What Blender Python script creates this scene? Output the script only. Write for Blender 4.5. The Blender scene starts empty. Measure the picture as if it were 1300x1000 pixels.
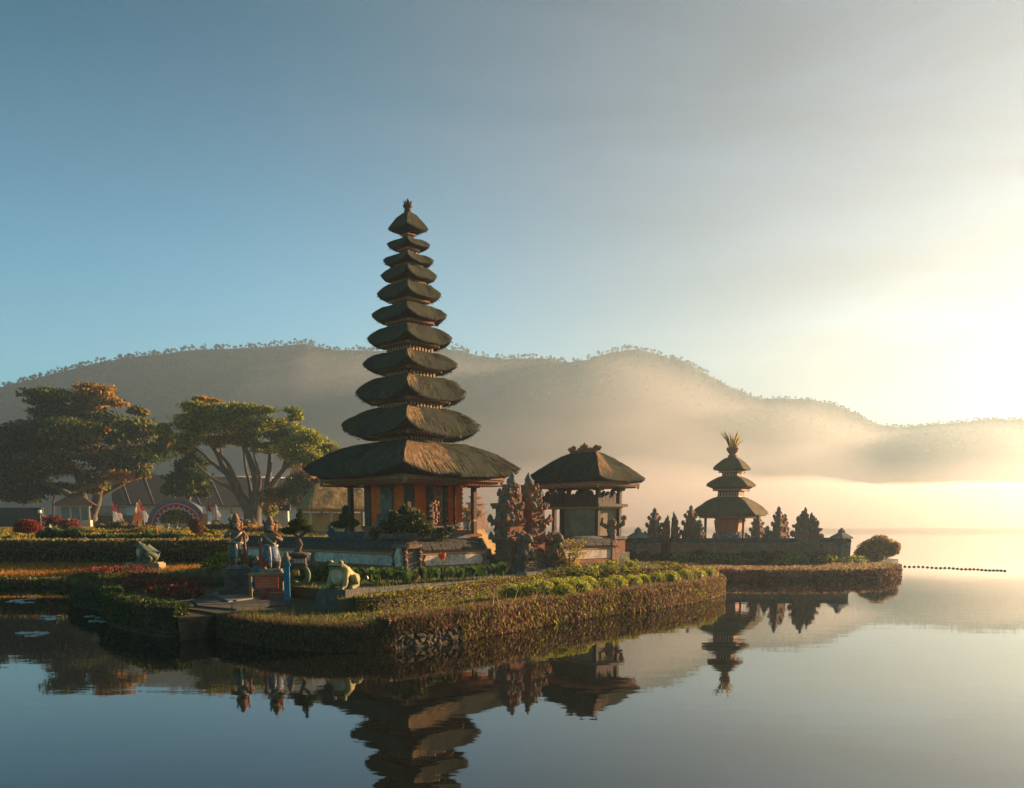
import bpy, bmesh, math, random
import numpy as np
from mathutils import Vector, Matrix, noise
R = math.radians
random.seed(7)
RNG = np.random.default_rng(11)
sc = bpy.context.scene
COL = sc.collection

# ------------------------------------------------------------------ camera
CAM_H, FPX, PITCH, HORIZ = 2.2, 1100.0, R(8), 661.0
CY = HORIZ + FPX*math.tan(PITCH)
cam_d = bpy.data.cameras.new('camera')
cam = bpy.data.objects.new('camera', cam_d); COL.objects.link(cam)
cam.location = (0, 0, CAM_H)
cam.rotation_euler = (R(90)-PITCH, 0, 0)
cam_d.sensor_width = 36.0
cam_d.lens = 36.0*FPX/1300.0
cam_d.shift_y = (CY-500.0)/1300.0
cam_d.clip_start = 0.1
cam_d.clip_end = 4000
sc.camera = cam

# ------------------------------------------------------------------ sky, sun, exposure
SUN_AZ, SUN_EL = R(58), R(12)
world = bpy.data.worlds.new('World'); sc.world = world
world.use_nodes = True
nt = world.node_tree; N = nt.nodes; L = nt.links
bg = N['Background']
sky = N.new('ShaderNodeTexSky'); sky.sky_type = 'NISHITA'; sky.sun_disc = False
sky.sun_elevation = SUN_EL; sky.sun_rotation = SUN_AZ
sky.altitude = 1200; sky.air_density = 1.0; sky.dust_density = 0.25; sky.ozone_density = 3.0
tint = N.new('ShaderNodeMix'); tint.data_type = 'RGBA'; tint.blend_type = 'MULTIPLY'
tint.inputs[0].default_value = 1.0
L.new(sky.outputs[0], tint.inputs[6])
# the zenith is a deeper teal than the horizon
tc = N.new('ShaderNodeTexCoord'); sx = N.new('ShaderNodeSeparateXYZ'); L.new(tc.outputs['Generated'], sx.inputs[0])
zr_ = N.new('ShaderNodeMapRange'); zr_.interpolation_type = 'SMOOTHSTEP'; zr_.inputs['From Min'].default_value = .20; zr_.inputs['From Max'].default_value = .50
L.new(sx.outputs[2], zr_.inputs[0])
zm = N.new('ShaderNodeMix'); zm.data_type = 'RGBA'; L.new(zr_.outputs[0], zm.inputs[0])
zm.inputs[6].default_value = (.50, .94, .84, 1); zm.inputs[7].default_value = (.0, .45, .43, 1)
# towards the sun the air is paler and warmer
SD = Vector((math.sin(SUN_AZ)*math.cos(SUN_EL), math.cos(SUN_AZ)*math.cos(SUN_EL), math.sin(SUN_EL)))
dt = N.new('ShaderNodeVectorMath'); dt.operation = 'DOT_PRODUCT'; dt.inputs[1].default_value = SD; L.new(tc.outputs['Generated'], dt.inputs[0])
wr = N.new('ShaderNodeMapRange'); wr.interpolation_type = 'SMOOTHSTEP'; wr.inputs['From Min'].default_value = .30; wr.inputs['From Max'].default_value = .88
L.new(dt.outputs['Value'], wr.inputs[0])
wx = N.new('ShaderNodeMix'); wx.data_type = 'RGBA'; L.new(wr.outputs[0], wx.inputs[0]); L.new(zm.outputs[2], wx.inputs[6]); wx.inputs[7].default_value = (.66, .40, .28, 1)
L.new(wx.outputs[2], tint.inputs[7])
# thin cirrus: stretched noise on the view direction
mp = N.new('ShaderNodeMapping')
mp.inputs['Rotation'].default_value = (R(10), R(-24), R(-20)); mp.inputs['Scale'].default_value = (1.1, 1.4, 9.0)
L.new(tc.outputs['Generated'], mp.inputs[0])
cn = N.new('ShaderNodeTexNoise'); cn.inputs['Scale'].default_value = 1.5; cn.inputs['Detail'].default_value = 7
cn.inputs['Roughness'].default_value = 0.55; cn.inputs['Distortion'].default_value = 0.5
L.new(mp.outputs[0], cn.inputs['Vector'])
cr = N.new('ShaderNodeMapRange'); cr.interpolation_type = 'SMOOTHSTEP'
cr.inputs['From Min'].default_value = 0.40; cr.inputs['From Max'].default_value = 0.72
cr.inputs['To Min'].default_value = 0.0; cr.inputs['To Max'].default_value = 0.60
L.new(cn.outputs[0], cr.inputs[0])
cl = N.new('ShaderNodeMix'); cl.data_type = 'RGBA'; cl.blend_type = 'MIX'
cm = N.new('ShaderNodeMath'); cm.operation = 'MULTIPLY_ADD'; cm.inputs[1].default_value = .85; cm.inputs[2].default_value = .15; L.new(wr.outputs[0], cm.inputs[0])
ck = N.new('ShaderNodeMath'); ck.operation = 'MULTIPLY'; L.new(cm.outputs[0], ck.inputs[0]); L.new(cr.outputs[0], ck.inputs[1])
L.new(ck.outputs[0], cl.inputs[0]); L.new(tint.outputs[2], cl.inputs[6])
cw = N.new('ShaderNodeMix'); cw.data_type = 'RGBA'; cw.blend_type = 'MULTIPLY'; cw.inputs[0].default_value = 1.0
L.new(sky.outputs[0], cw.inputs[6]); cw.inputs[7].default_value = (1.0, .76, .59, 1)
L.new(cw.outputs[2], cl.inputs[7])
L.new(cl.outputs[2], bg.inputs[0])
bg.inputs[1].default_value = 0.053

sun_d = bpy.data.lights.new('sun', 'SUN'); sun_d.energy = 5.0; sun_d.angle = R(0.5)
sun_d.color = (1.0, 0.66, 0.37)
sun = bpy.data.objects.new('sun', sun_d); COL.objects.link(sun)
sdir = Vector((math.sin(SUN_AZ)*math.cos(SUN_EL), math.cos(SUN_AZ)*math.cos(SUN_EL), math.sin(SUN_EL)))
sun.rotation_euler = sdir.to_track_quat('Z', 'Y').to_euler()
sun.location = sdir*300

sc.view_settings.view_transform = 'Standard'
sc.view_settings.look = 'None'
sc.view_settings.exposure = 2.02
sc.view_settings.gamma = 1.0
sc.view_settings.use_curve_mapping = False
cy = sc.cycles
cy.max_bounces = 6; cy.diffuse_bounces = 3; cy.glossy_bounces = 3; cy.transmission_bounces = 3
cy.transparent_max_bounces = 6; cy.volume_bounces = 0
cy.caustics_reflective = False; cy.caustics_refractive = False
cy.use_denoising = True
cy.sample_clamp_indirect = 8

# ------------------------------------------------------------------ photo pixel -> world point
def ray(px, py):
    u = (px-650.0)/FPX; v = (CY-py)/FPX
    c, s = math.cos(PITCH), math.sin(PITCH)
    return Vector((u, c+v*s, -s+v*c))
def W(px, py, d):
    r = ray(px, py); return Vector((0, 0, CAM_H)) + r*(d/r.y)
def G(px, py, z):
    r = ray(px, py); return Vector((0, 0, CAM_H)) + r*((z-CAM_H)/r.z)
def ppm(d): return FPX/d          # pixels per metre at depth d
def zW(py, d): return W(650, py, d).z
def pxm(py, d): return d/ray(650, py).y/FPX          # metres per pixel for things at row py, depth d
def V2(p): return (p[0], p[1])

# ------------------------------------------------------------------ materials
MATS = {}
def mat(name, col, col2=None, scale=4.0, rough=0.85, bump=0.0, bscale=30.0, island=0.0, transl=0.0,
        col3=None, scale3=1.0, stretch=(1, 1, 1), spec=0.2, lo=0.38, hi=0.62, metal=0.0, bdist=0.02):
    if name in MATS: return MATS[name]
    m = bpy.data.materials.new(name); m.use_nodes = True
    t = m.node_tree; n = t.nodes; l = t.links
    b = n['Principled BSDF']; out = n['Material Output']
    b.inputs['Roughness'].default_value = rough
    b.inputs['Specular IOR Level'].default_value = spec
    b.inputs['Metallic'].default_value = metal
    co = n.new('ShaderNodeTexCoord')
    mpn = n.new('ShaderNodeMapping'); mpn.inputs['Scale'].default_value = stretch
    l.new(co.outputs['Object'], mpn.inputs[0])
    src = None
    def mixc(a, bcol, sc_, lo_, hi_):
        nz = n.new('ShaderNodeTexNoise'); nz.inputs['Scale'].default_value = sc_
        nz.inputs['Detail'].default_value = 6; nz.inputs['Roughness'].default_value = 0.62
        l.new(mpn.outputs[0], nz.inputs['Vector'])
        mr = n.new('ShaderNodeMapRange'); mr.inputs['From Min'].default_value = lo_; mr.inputs['From Max'].default_value = hi_
        l.new(nz.outputs[0], mr.inputs[0])
        mx = n.new('ShaderNodeMix'); mx.data_type = 'RGBA'
        l.new(mr.outputs[0], mx.inputs[0])
        if isinstance(a, tuple): mx.inputs[6].default_value = (*a, 1)
        else: l.new(a, mx.inputs[6])
        mx.inputs[7].default_value = (*bcol, 1)
        return mx.outputs[2]
    src = col
    if col2: src = mixc(src, col2, scale, lo, hi)
    if col3: src = mixc(src, col3, scale3, 0.5, 0.66)
    if island:
        g = n.new('ShaderNodeNewGeometry')
        mr = n.new('ShaderNodeMapRange'); mr.inputs['To Min'].default_value = 1-island; mr.inputs['To Max'].default_value = 1+island
        l.new(g.outputs['Random Per Island'], mr.inputs[0])
        hs = n.new('ShaderNodeHueSaturation')
        if isinstance(src, tuple): hs.inputs['Color'].default_value = (*src, 1)
        else: l.new(src, hs.inputs['Color'])
        l.new(mr.outputs[0], hs.inputs['Value'])
        src = hs.outputs[0]
    if isinstance(src, tuple): b.inputs['Base Color'].default_value = (*src, 1)
    else: l.new(src, b.inputs['Base Color'])
    if bump:
        nz = n.new('ShaderNodeTexNoise'); nz.inputs['Scale'].default_value = bscale; nz.inputs['Detail'].default_value = 5
        l.new(mpn.outputs[0], nz.inputs['Vector'])
        bp = n.new('ShaderNodeBump'); bp.inputs['Strength'].default_value = bump; bp.inputs['Distance'].default_value = bdist
        l.new(nz.outputs[0], bp.inputs['Height']); l.new(bp.outputs[0], b.inputs['Normal'])
    if transl:
        tr = n.new('ShaderNodeBsdfTranslucent')
        if isinstance(src, tuple): tr.inputs[0].default_value = (*src, 1)
        else: l.new(src, tr.inputs[0])
        ms = n.new('ShaderNodeMixShader'); ms.inputs[0].default_value = transl
        l.new(b.outputs[0], ms.inputs[1]); l.new(tr.outputs[0], ms.inputs[2]); l.new(ms.outputs[0], out.inputs[0])
    MATS[name] = m
    return m

M_thatch = mat('weathered_thatch', (.024, .024, .018), (.042, .041, .026), 3.0, .95, .9, 45, col3=(.042, .052, .014), scale3=1.3, stretch=(1, 1, .45), bdist=.03)
M_thatch_dark = mat('black_palm_fibre', (.012, .013, .013), (.026, .027, .025), 5, .95, .9, 50, bdist=.03)
M_fibre = mat('thatch_fibres', (.040, .039, .022), (.070, .068, .024), 2.5, .95, island=.9)
M_straw = mat('fallen_straw', (.42, .25, .12), (.28, .16, .07), 6, .9, island=.4)
M_redwood = mat('carved_red_wood', (.44, .15, .075), (.26, .09, .045), 14, .7, .5, 60)
M_gilt = mat('gilt_trim', (.55, .30, .13), (.34, .17, .08), 25, .6, .5, 70)
M_brownwood = mat('dark_brown_wood', (.085, .05, .03), (.05, .03, .02), 10, .7, .3, 50, stretch=(1, 1, .2))
M_orange = mat('orange_wall_paint', (.95, .15, .015), (.78, .11, .012), 3.5, .75, .15, 25)
M_stone = mat('grey_carved_stone', (.21, .19, .16), (.10, .095, .08), 7, .95, .8, 35, col3=(.28, .26, .23), scale3=3, bdist=.03)
M_stoned = mat('dark_weathered_stone', (.075, .064, .050), (.13, .11, .088), 6, .95, .9, 30, bdist=.03)
M_brick = mat('orange_brick', (.36, .13, .06), (.20, .085, .045), 6, .9, .6, 40)
M_mixstone = mat('brick_and_stone', (.34, .12, .05), (.19, .12, .075), 4.0, .95, 1.0, 22, col3=(.24, .21, .17), scale3=6, bdist=.05)
M_clubred = mat('dull_red_club_paint', (.26, .07, .04), (.15, .06, .04), 8, .7)
M_stonew = mat('brown_field_stone', (.08, .054, .034), (.045, .032, .02), 5, .95, .6, 22, col3=(.12, .085, .05), scale3=4)
M_stoneb = mat('buff_field_stone', (.17, .12, .07), (.10, .075, .05), 5, .95, .6, 22)
M_tile = mat('mossy_dark_tiles', (.045, .040, .035), (.09, .078, .065), 9, .9, .8, 45)
M_white = mat('stained_white_plaster', (.70, .54, .42), (.46, .36, .28), 4, .9, .25, 40, col3=(.28, .24, .2), scale3=9)
M_leaf = mat('mid_green_leaves', (.10, .14, .02), (.16, .18, .025), 1.5, .6, island=.6, transl=.5)
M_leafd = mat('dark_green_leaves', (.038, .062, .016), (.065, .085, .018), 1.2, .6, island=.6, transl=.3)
M_leafy = mat('yellow_green_leaves', (.32, .31, .025), (.22, .24, .025), 2, .6, island=.4, transl=.5)
M_leafbright = mat('lime_leaves', (.42, .40, .03), (.32, .33, .03), 2, .6, island=.35, transl=.4)
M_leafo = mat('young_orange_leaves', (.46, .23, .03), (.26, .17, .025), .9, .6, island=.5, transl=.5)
M_leafpink = mat('pinkish_leaves', (.34, .20, .12), (.18, .15, .06), 1.5, .7, island=.5, transl=.5)  # pink also paints sunlit leaves on the left hedge and hanging tree
M_purple = mat('trailing_purple_stems', (.21, .082, .055), (.11, .06, .03), 1.8, .7, island=.6, transl=.3)
M_redleaf = mat('crimson_leaves', (.26, .035, .02), (.16, .03, .02), 4, .6, island=.5, transl=.35)
M_bark = mat('grey_bark', (.13, .10, .075), (.07, .055, .04), 6, .95, .8, 20, stretch=(1, 1, .3))
M_grass = mat('lawn_grass', (.07, .10, .018), (.12, .11, .03), 1.2, .8, island=.4, transl=.35)
M_gold = mat('golden_ground_cover', (.75, .29, .04), (.42, .20, .03), 1.0, .8, island=.5, transl=.4)
M_soil = mat('dark_soil', (.05, .038, .026), (.075, .06, .04), 3, .95, .6, 20)
M_turf = mat('turf', (.055, .065, .02), (.075, .06, .03), 1.4, .95, .5, 40)
M_goldturf = mat('golden_turf', (.36, .18, .035), (.18, .12, .03), 1.0, .95, .5, 40)
M_paving = mat('pale_paving', (.22, .18, .14), (.17, .155, .13), 5, .9, .3, 40)
M_concrete = mat('grey_concrete', (.11, .095, .075), (.065, .055, .045), 4, .9, .3, 35)
M_teal = mat('teal_paint', (.02, .17, .25), (.015, .12, .19), 6, .55)
M_redsign = mat('faded_red_board', (.62, .10, .035), (.50, .08, .03), 5, .7)
M_frog = mat('frog_green_paint', (.46, .33, .11), (.25, .23, .11), 5, .6, .3, 30)
M_frogbelly = mat('frog_cream_belly', (.62, .46, .30), (.46, .33, .2), 6, .7)
M_goldpaint = mat('gold_paint', (.55, .33, .06), (.4, .22, .04), 8, .4, metal=.3)
M_green = mat('serpent_green_paint', (.10, .15, .07), (.06, .10, .05), 8, .6, .3, 40)
M_cream = mat('cream_wall', (.48, .40, .30), (.38, .31, .23), 2, .9)
M_bluewall = mat('pale_blue_wall', (.42, .47, .48), (.34, .38, .40), 2, .8)
M_darkroof = mat('dark_metal_roof', (.012, .011, .010), (.022, .018, .015), 1.5, .7, .3, 10)
M_palebatten = mat('pale_seam', (.45, .40, .36), None, rough=.6)
M_iron = mat('black_iron', (.02, .02, .02), None, rough=.5)
M_flagred = mat('red_cloth', (.55, .06, .05), None, rough=.8, transl=.4)
M_flagwhite = mat('white_cloth', (.75, .70, .65), None, rough=.8, transl=.4)
M_flagorange = mat('orange_cloth', (.65, .28, .08), None, rough=.8, transl=.4)
M_greymetal = mat('grey_painted_metal', (.12, .13, .14), (.09, .10, .11), 3, .6)
M_globe = mat('white_globe_glass', (.8, .76, .66), None, rough=.35)
M_whitepaint = mat('white_paint', (.44, .39, .32), (.26, .22, .17), 10, .6)
M_bluepaint = mat('blue_patterned_paint', (.03, .10, .20), (.26, .26, .23), 26, .6, lo=.5, hi=.56)
M_greenpaint = mat('green_patterned_paint', (.03, .07, .04), (.20, .18, .14), 26, .6, lo=.52, hi=.58)
M_flesh = mat('ochre_painted_stone', (.25, .14, .08), (.15, .10, .07), 9, .8, .6, 35)
M_lily = mat('lily_pads', (.10, .14, .09), (.16, .17, .12), 3, .3, spec=.6)
M_window = mat('dim_window_glass', (.05, .06, .065), None, rough=.15, spec=.5)
M_thatchgold = mat('straw_thatch', (.44, .27, .10), (.24, .15, .06), 5, .95, .9, 40, bdist=.04)
M_flower = mat('orange_flower', (.75, .14, .03), None, rough=.6, transl=.3)
M_canna = mat('canna_leaves', (.05, .10, .025), (.10, .15, .03), 3, .4, island=.4, transl=.4, spec=.4)
M_fern = mat('gilded_fern_leaves', (.70, .48, .06), (.28, .24, .05), 3, .6, transl=.4)

# ------------------------------------------------------------------ mesh builder
def _ico(level):
    bm = bmesh.new(); bmesh.ops.create_icosphere(bm, subdivisions=level, radius=1.0)
    v = np.array([x.co[:] for x in bm.verts]); f = np.array([[q.index for q in x.verts] for x in bm.faces]); bm.free()
    return v, f
ICO = {1: _ico(1), 2: _ico(2), 3: _ico(3)}
def rotz(a): c, s = math.cos(a), math.sin(a); return np.array([[c, -s, 0], [s, c, 0], [0, 0, 1.0]])

class MB:
    def __init__(self): self.V = []; self.F = []; self.nv = 0
    def add(self, V, F, mi=0, smooth=False):
        V = np.asarray(V, float).reshape(-1, 3)
        if isinstance(F, np.ndarray): F = [F]
        else:
            d = {}
            for f in F: d.setdefault(len(f), []).append(f)
            F = [np.array(x, int) for x in d.values()]
        for f in F:
            mm = np.full(len(f), mi) if np.isscalar(mi) else np.asarray(mi)
            self.F.append((f+self.nv, mm, smooth))
        self.V.append(V); self.nv += len(V)
    def box(self, c, s, rz=0.0, mi=0, top=(1, 1), rot=None):
        """c = centre of the base, s = full sizes, top = taper of the top face"""
        x, y, z = s[0]/2, s[1]/2, s[2]
        v = np.array([[-x, -y, 0], [x, -y, 0], [x, y, 0], [-x, y, 0],
                      [-x*top[0], -y*top[1], z], [x*top[0], -y*top[1], z], [x*top[0], y*top[1], z], [-x*top[0], y*top[1], z]])
        if rot is not None: v = v @ np.array(rot).T
        v = v @ rotz(rz).T + np.array(c)
        self.add(v, np.array([[3, 2, 1, 0], [4, 5, 6, 7], [0, 1, 5, 4], [1, 2, 6, 5], [2, 3, 7, 6], [3, 0, 4, 7]]), mi)
    def blob(self, c, r, lv=2, amp=0.12, fr=2.0, seed=0, mi=0, rz=0.0, smooth=True):
        v, f = ICO[lv]
        r = (r, r, r) if np.isscalar(r) else r
        o = Vector((seed*3.1, seed*1.7, seed*.9))
        k = np.array([1+amp*noise.noise(Vector(p)*fr+o)*1.6 for p in v]) if amp else np.ones(len(v))
        self.add((v*k[:, None]*np.array(r)) @ rotz(rz).T + np.array(c), f, mi, smooth)
    def tube(self, pts, rad, n=7, mi=0, smooth=True, flat=1.0):
        P = [Vector(p) for p in pts]
        rad = [rad]*len(P) if np.isscalar(rad) else rad
        V = []; up = Vector((.31, .17, .93))
        for i, p in enumerate(P):
            t = (P[min(i+1, len(P)-1)]-P[max(i-1, 0)]).normalized()
            a = t.cross(up)
            if a.length < 1e-3: a = t.cross(Vector((1, 0, 0)))
            a.normalize(); b = t.cross(a)
            for k in range(n):
                th = 2*math.pi*k/n
                V.append(p + (a*math.cos(th) + b*math.sin(th)*flat)*rad[i])
        F = [[i*n+k, i*n+(k+1) % n, (i+1)*n+(k+1) % n, (i+1)*n+k] for i in range(len(P)-1) for k in range(n)]
        F += [list(range(n))[::-1], [(len(P)-1)*n+k for k in range(n)]]
        self.add(V, F, mi, smooth)
    def lathe(self, prof, n=12, c=(0, 0, 0), mi=0, smooth=True, sq=False, rz=0.0):
        if sq: n, rz, smooth = 4, rz+math.pi/4, False
        V = []
        for r, z in prof:
            for k in range(n):
                th = 2*math.pi*k/n+rz
                V.append((c[0]+r*math.cos(th), c[1]+r*math.sin(th), c[2]+z))
        m = len(prof)
        F = [[i*n+k, i*n+(k+1) % n, (i+1)*n+(k+1) % n, (i+1)*n+k] for i in range(m-1) for k in range(n)]
        F += [list(range(n))[::-1], [(m-1)*n+k for k in range(n)]]
        self.add(V, F, mi, smooth)
    def poly(self, pts, z0, z1, mi=0):
        n = len(pts)
        V = [(p[0], p[1], z0) for p in pts] + [(p[0], p[1], z1) for p in pts]
        F = [[i, (i+1) % n, n+(i+1) % n, n+i] for i in range(n)] + [list(range(n))[::-1], list(range(n, 2*n))]
        self.add(V, F, mi)
    def leaves(self, P, size, up=0.2, aspect=0.5, mi=0, D=None, rng=RNG, spread=1.0):
        P = np.asarray(P, float); n = len(P)
        if n == 0: return
        d = rng.normal(size=(n, 3))*spread
        if D is not None: d = d + np.asarray(D)
        d[:, 2] += up
        d /= np.linalg.norm(d, axis=1)[:, None]+1e-9
        s = np.cross(d, rng.normal(size=(n, 3))); s /= np.linalg.norm(s, axis=1)[:, None]+1e-9
        sz = (size*(0.6+0.8*rng.random(n)))[:, None]
        V = np.stack([P-d*sz*.5, P+s*sz*aspect*.5, P+d*sz*.5, P-s*sz*aspect*.5], 1).reshape(-1, 3)
        F = np.arange(4*n).reshape(n, 4)
        self.add(V, F, mi)
    def blades(self, P, h, w, lean=.35, mi=0, rng=RNG):
        P = np.asarray(P, float); n = len(P)
        if n == 0: return
        a = rng.random(n)*6.283
        s = np.stack([np.cos(a), np.sin(a), np.zeros(n)], 1)*w*.5
        l = rng.normal(size=(n, 3))*lean; l[:, 2] = 1
        hh = (h*(0.5+rng.random(n)))[:, None]
        V = np.stack([P-s, P+s, P+l*hh], 1).reshape(-1, 3)
        self.add(V, np.arange(3*n).reshape(n, 3), mi)
    def build(self, name, mats, parent=None, loc=None, rz=None):
        me = bpy.data.meshes.new(name)
        if not isinstance(mats, (list, tuple)): mats = [mats]
        V = np.concatenate(self.V) if self.V else np.zeros((0, 3))
        me.vertices.add(len(V)); me.vertices.foreach_set('co', V.astype(np.float32).ravel())
        li = np.concatenate([f.ravel() for f, _, _ in self.F]).astype(np.int32)
        tot = np.concatenate([np.full(len(f), f.shape[1]) for f, _, _ in self.F]).astype(np.int32)
        st = np.concatenate([[0], np.cumsum(tot)[:-1]]).astype(np.int32)
        me.loops.add(len(li)); me.loops.foreach_set('vertex_index', li)
        me.polygons.add(len(tot)); me.polygons.foreach_set('loop_start', st)
        me.polygons.foreach_set('material_index', np.concatenate([m for _, m, _ in self.F]).astype(np.int32))
        me.polygons.foreach_set('use_smooth', np.concatenate([np.full(len(f), s) for f, _, s in self.F]))
        for m in mats: me.materials.append(m)
        me.update(calc_edges=True); me.validate()
        o = bpy.data.objects.new(name, me); COL.objects.link(o)
        if parent is not None: o.parent = parent
        if loc is not None: o.location = loc
        if rz is not None: o.rotation_euler = (0, 0, rz)
        return o

def tag(o, label=None, cat=None, group=None, kind=None):
    if label: o['label'] = label
    if cat: o['category'] = cat
    if group: o['group'] = group
    if kind: o['kind'] = kind
    return o
def thing(name, label, cat, loc=(0, 0, 0), rz=0.0, group=None):
    o = bpy.data.objects.new(name, None); COL.objects.link(o)
    o.empty_display_size = .2
    o.location = loc; o.rotation_euler = (0, 0, rz)
    return tag(o, label, cat, group)
def copy_tree(o, parent=None):
    c = o.copy(); COL.objects.link(c)
    if parent is not None: c.parent = parent
    for ch in [x for x in bpy.data.objects if x.parent == o]: copy_tree(ch, c)
    return c
def dup(o, loc, rz, label, group=None, scale=1.0):
    c = copy_tree(o); c.location = loc; c.rotation_euler = (0, 0, rz); c.scale = (scale,)*3 if np.isscalar(scale) else scale
    c['label'] = label
    if group: c['group'] = group
    return c
def struct(name, mb, mats): return tag(mb.build(name, mats), kind='structure')

def inpoly(P, poly):
    x, y = P[:, 0], P[:, 1]; c = np.zeros(len(P), bool); n = len(poly)
    for i in range(n):
        x0, y0 = poly[i]; x1, y1 = poly[(i+1) % n]
        t = ((y0 > y) != (y1 > y)) & (x < (x1-x0)*(y-y0)/((y1-y0) if y1 != y0 else 1e-9)+x0)
        c ^= t
    return c
def scatter_poly(poly, n, rng=RNG):
    a = np.array(poly); lo, hi = a.min(0), a.max(0); out = []
    k = 0
    while k < n:
        P = lo+(hi-lo)*rng.random((n*2, 2)); P = P[inpoly(P, poly)]; out.append(P); k += len(P)
    return np.concatenate(out)[:n]
def smooth_path(pts, k=6):
    P = [Vector(p) for p in pts]; out = []
    for i in range(len(P)-1):
        p0, p1, p2, p3 = P[max(i-1, 0)], P[i], P[i+1], P[min(i+2, len(P)-1)]
        for j in range(k):
            t = j/k
            out.append(.5*((2*p1)+(p2-p0)*t+(2*p0-5*p1+4*p2-p3)*t*t+(3*p1-p0-3*p2+p3)*t*t*t))
    out.append(P[-1]); return out
def ball_pts(n, c, r, rng=RNG, shell=.55):
    d = rng.normal(size=(n, 3)); d /= np.linalg.norm(d, axis=1)[:, None]
    q = shell+(1-shell)*rng.random(n)**.6
    return np.array(c)+d*q[:, None]*np.array(r if not np.isscalar(r) else (r, r, r)), d
# ------------------------------------------------------------------ water
wm = bpy.data.materials.new('lake_water'); wm.use_nodes = True
t = wm.node_tree; n = t.nodes; l = t.links
n.remove(n['Principled BSDF'])
df = n.new('ShaderNodeBsdfDiffuse'); df.inputs[0].default_value = (.010, .012, .010, 1)
gl = n.new('ShaderNodeBsdfGlossy'); gl.inputs['Roughness'].default_value = .02; gl.inputs[0].default_value = (.93, .95, .95, 1)
mr = n.new('ShaderNodeFresnel'); mr.inputs['IOR'].default_value = 1.85
ms = n.new('ShaderNodeMixShader'); l.new(mr.outputs[0], ms.inputs[0])
l.new(df.outputs[0], ms.inputs[1]); l.new(gl.outputs[0], ms.inputs[2]); l.new(ms.outputs[0], n['Material Output'].inputs[0])
co = n.new('ShaderNodeTexCoord'); mp = n.new('ShaderNodeMapping'); mp.inputs['Scale'].default_value = (.7, 1.6, 1)
l.new(co.outputs['Object'], mp.inputs[0])
nz = n.new('ShaderNodeTexNoise'); nz.inputs['Scale'].default_value = 1.3; nz.inputs['Detail'].default_value = 3
l.new(mp.outputs[0], nz.inputs['Vector'])
bp = n.new('ShaderNodeBump'); bp.inputs['Strength'].default_value = .016; bp.inputs['Distance'].default_value = .10
l.new(nz.outputs[0], bp.inputs['Height']); l.new(bp.outputs[0], df.inputs['Normal']); l.new(bp.outputs[0], gl.inputs['Normal']); l.new(bp.outputs[0], mr.inputs['Normal'])
b = MB(); b.add([(-900, -30, 0), (900, -30, 0), (900, 420, 0), (-900, 420, 0)], [[0, 1, 2, 3]])
struct('lake_water', b, wm)

# ------------------------------------------------------------------ mountain ridge on the far shore
PROF = [(-900, 610), (-500, 560), (-250, 530), (-100, 505), (0, 492), (40, 482), (80, 472), (120, 462), (160, 454), (200, 451), (240, 445), (300, 443),
        (350, 440), (385, 437), (430, 445), (470, 446), (520, 445), (580, 444), (610, 453), (640, 456), (700, 456), (720, 461), (745, 457),
        (775, 448), (805, 444), (830, 449), (860, 457), (885, 468), (905, 480), (930, 493), (965, 506), (1000, 505), (1030, 506),
        (1060, 513), (1090, 527), (1120, 539), (1140, 542), (1180, 539), (1220, 535), (1260, 532), (1300, 532), (1350, 540), (1450, 570),
        (1600, 600), (1900, 610), (2400, 620)]
PX = np.array([p[0] for p in PROF]); PY = np.array([p[1] for p in PROF])
def ridge_y(px): return float(np.interp(px, PX, PY)) + 1.2*noise.noise(Vector((px*.03, 2, 0))) + .6*noise.noise(Vector((px*.11, 5, 0)))
def mountain_pt(px, s):
    r = ray(px, ridge_y(px)); h = math.hypot(r.x, r.y)
    zr = 450*r.z/h
    rg = 345+105*s + 8*noise.noise(Vector((px*.012, s*2, 3)))*s*(1-s)*4
    z = (zr+CAM_H)*(s**1.15) if s <= 1 else (zr+CAM_H)*(1-(s-1)*1.3)
    z += (5.0*noise.noise(Vector((px*.018, s*4, 0)))+2.0*noise.noise(Vector((px*.06, s*9, 7))))*(s*(1-s)*2.2 if s < 1 else 0)
    z += .7*noise.noise(Vector((px*.25, s*40, 1)))*(0 if s in (0, 1) else 1)
    return Vector((r.x/h*rg, r.y/h*rg, z-(.8 if s == 0 else 0)))
cols = list(np.arange(-900, 2401, 8)); ss = [0]+[i/26 for i in range(1, 27)]+[1.15, 1.35, 1.7]
V = [mountain_pt(p, s) for p in cols for s in ss]; m = len(ss)
F = [[i*m+j, (i+1)*m+j, (i+1)*m+j+1, i*m+j+1] for i in range(len(cols)-1) for j in range(m-1)]
M_mtn = mat('forested_slope', (.022, .038, .020), (.045, .058, .026), .10, .95, 1.0, .5, bdist=1.2)
b = MB(); b.add(V, F, 0, True); struct('mountain', b, M_mtn)
# the row of trees that breaks the ridge line
b = MB(); rng = np.random.default_rng(3)
for i in range(2200):
    px = rng.uniform(-60, 1360); s = 1-.09*rng.random()**1.6
    p = mountain_pt(px, s); big = 1+.35*noise.noise(Vector((px*.02, 9, 4)))
    h = rng.uniform(1.0, 2.9)*big*(1.0 if px < 900 else .55)
    b.tube([p-Vector((0, 0, .6)), p+Vector((rng.normal()*.15, 0, h*.75))], [.12, .06], 3)
    q, dd = ball_pts(26, p+Vector((0, 0, h*.78)), (h*.30, h*.30, h*.26), rng, .2)
    b.leaves(q, .6, .3, .7, 0, rng=rng)
tag(b.build('ridge_forest', mat('far_tree_foliage', (.025, .04, .02), (.04, .05, .022), .3, .9)), kind='stuff')

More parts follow.
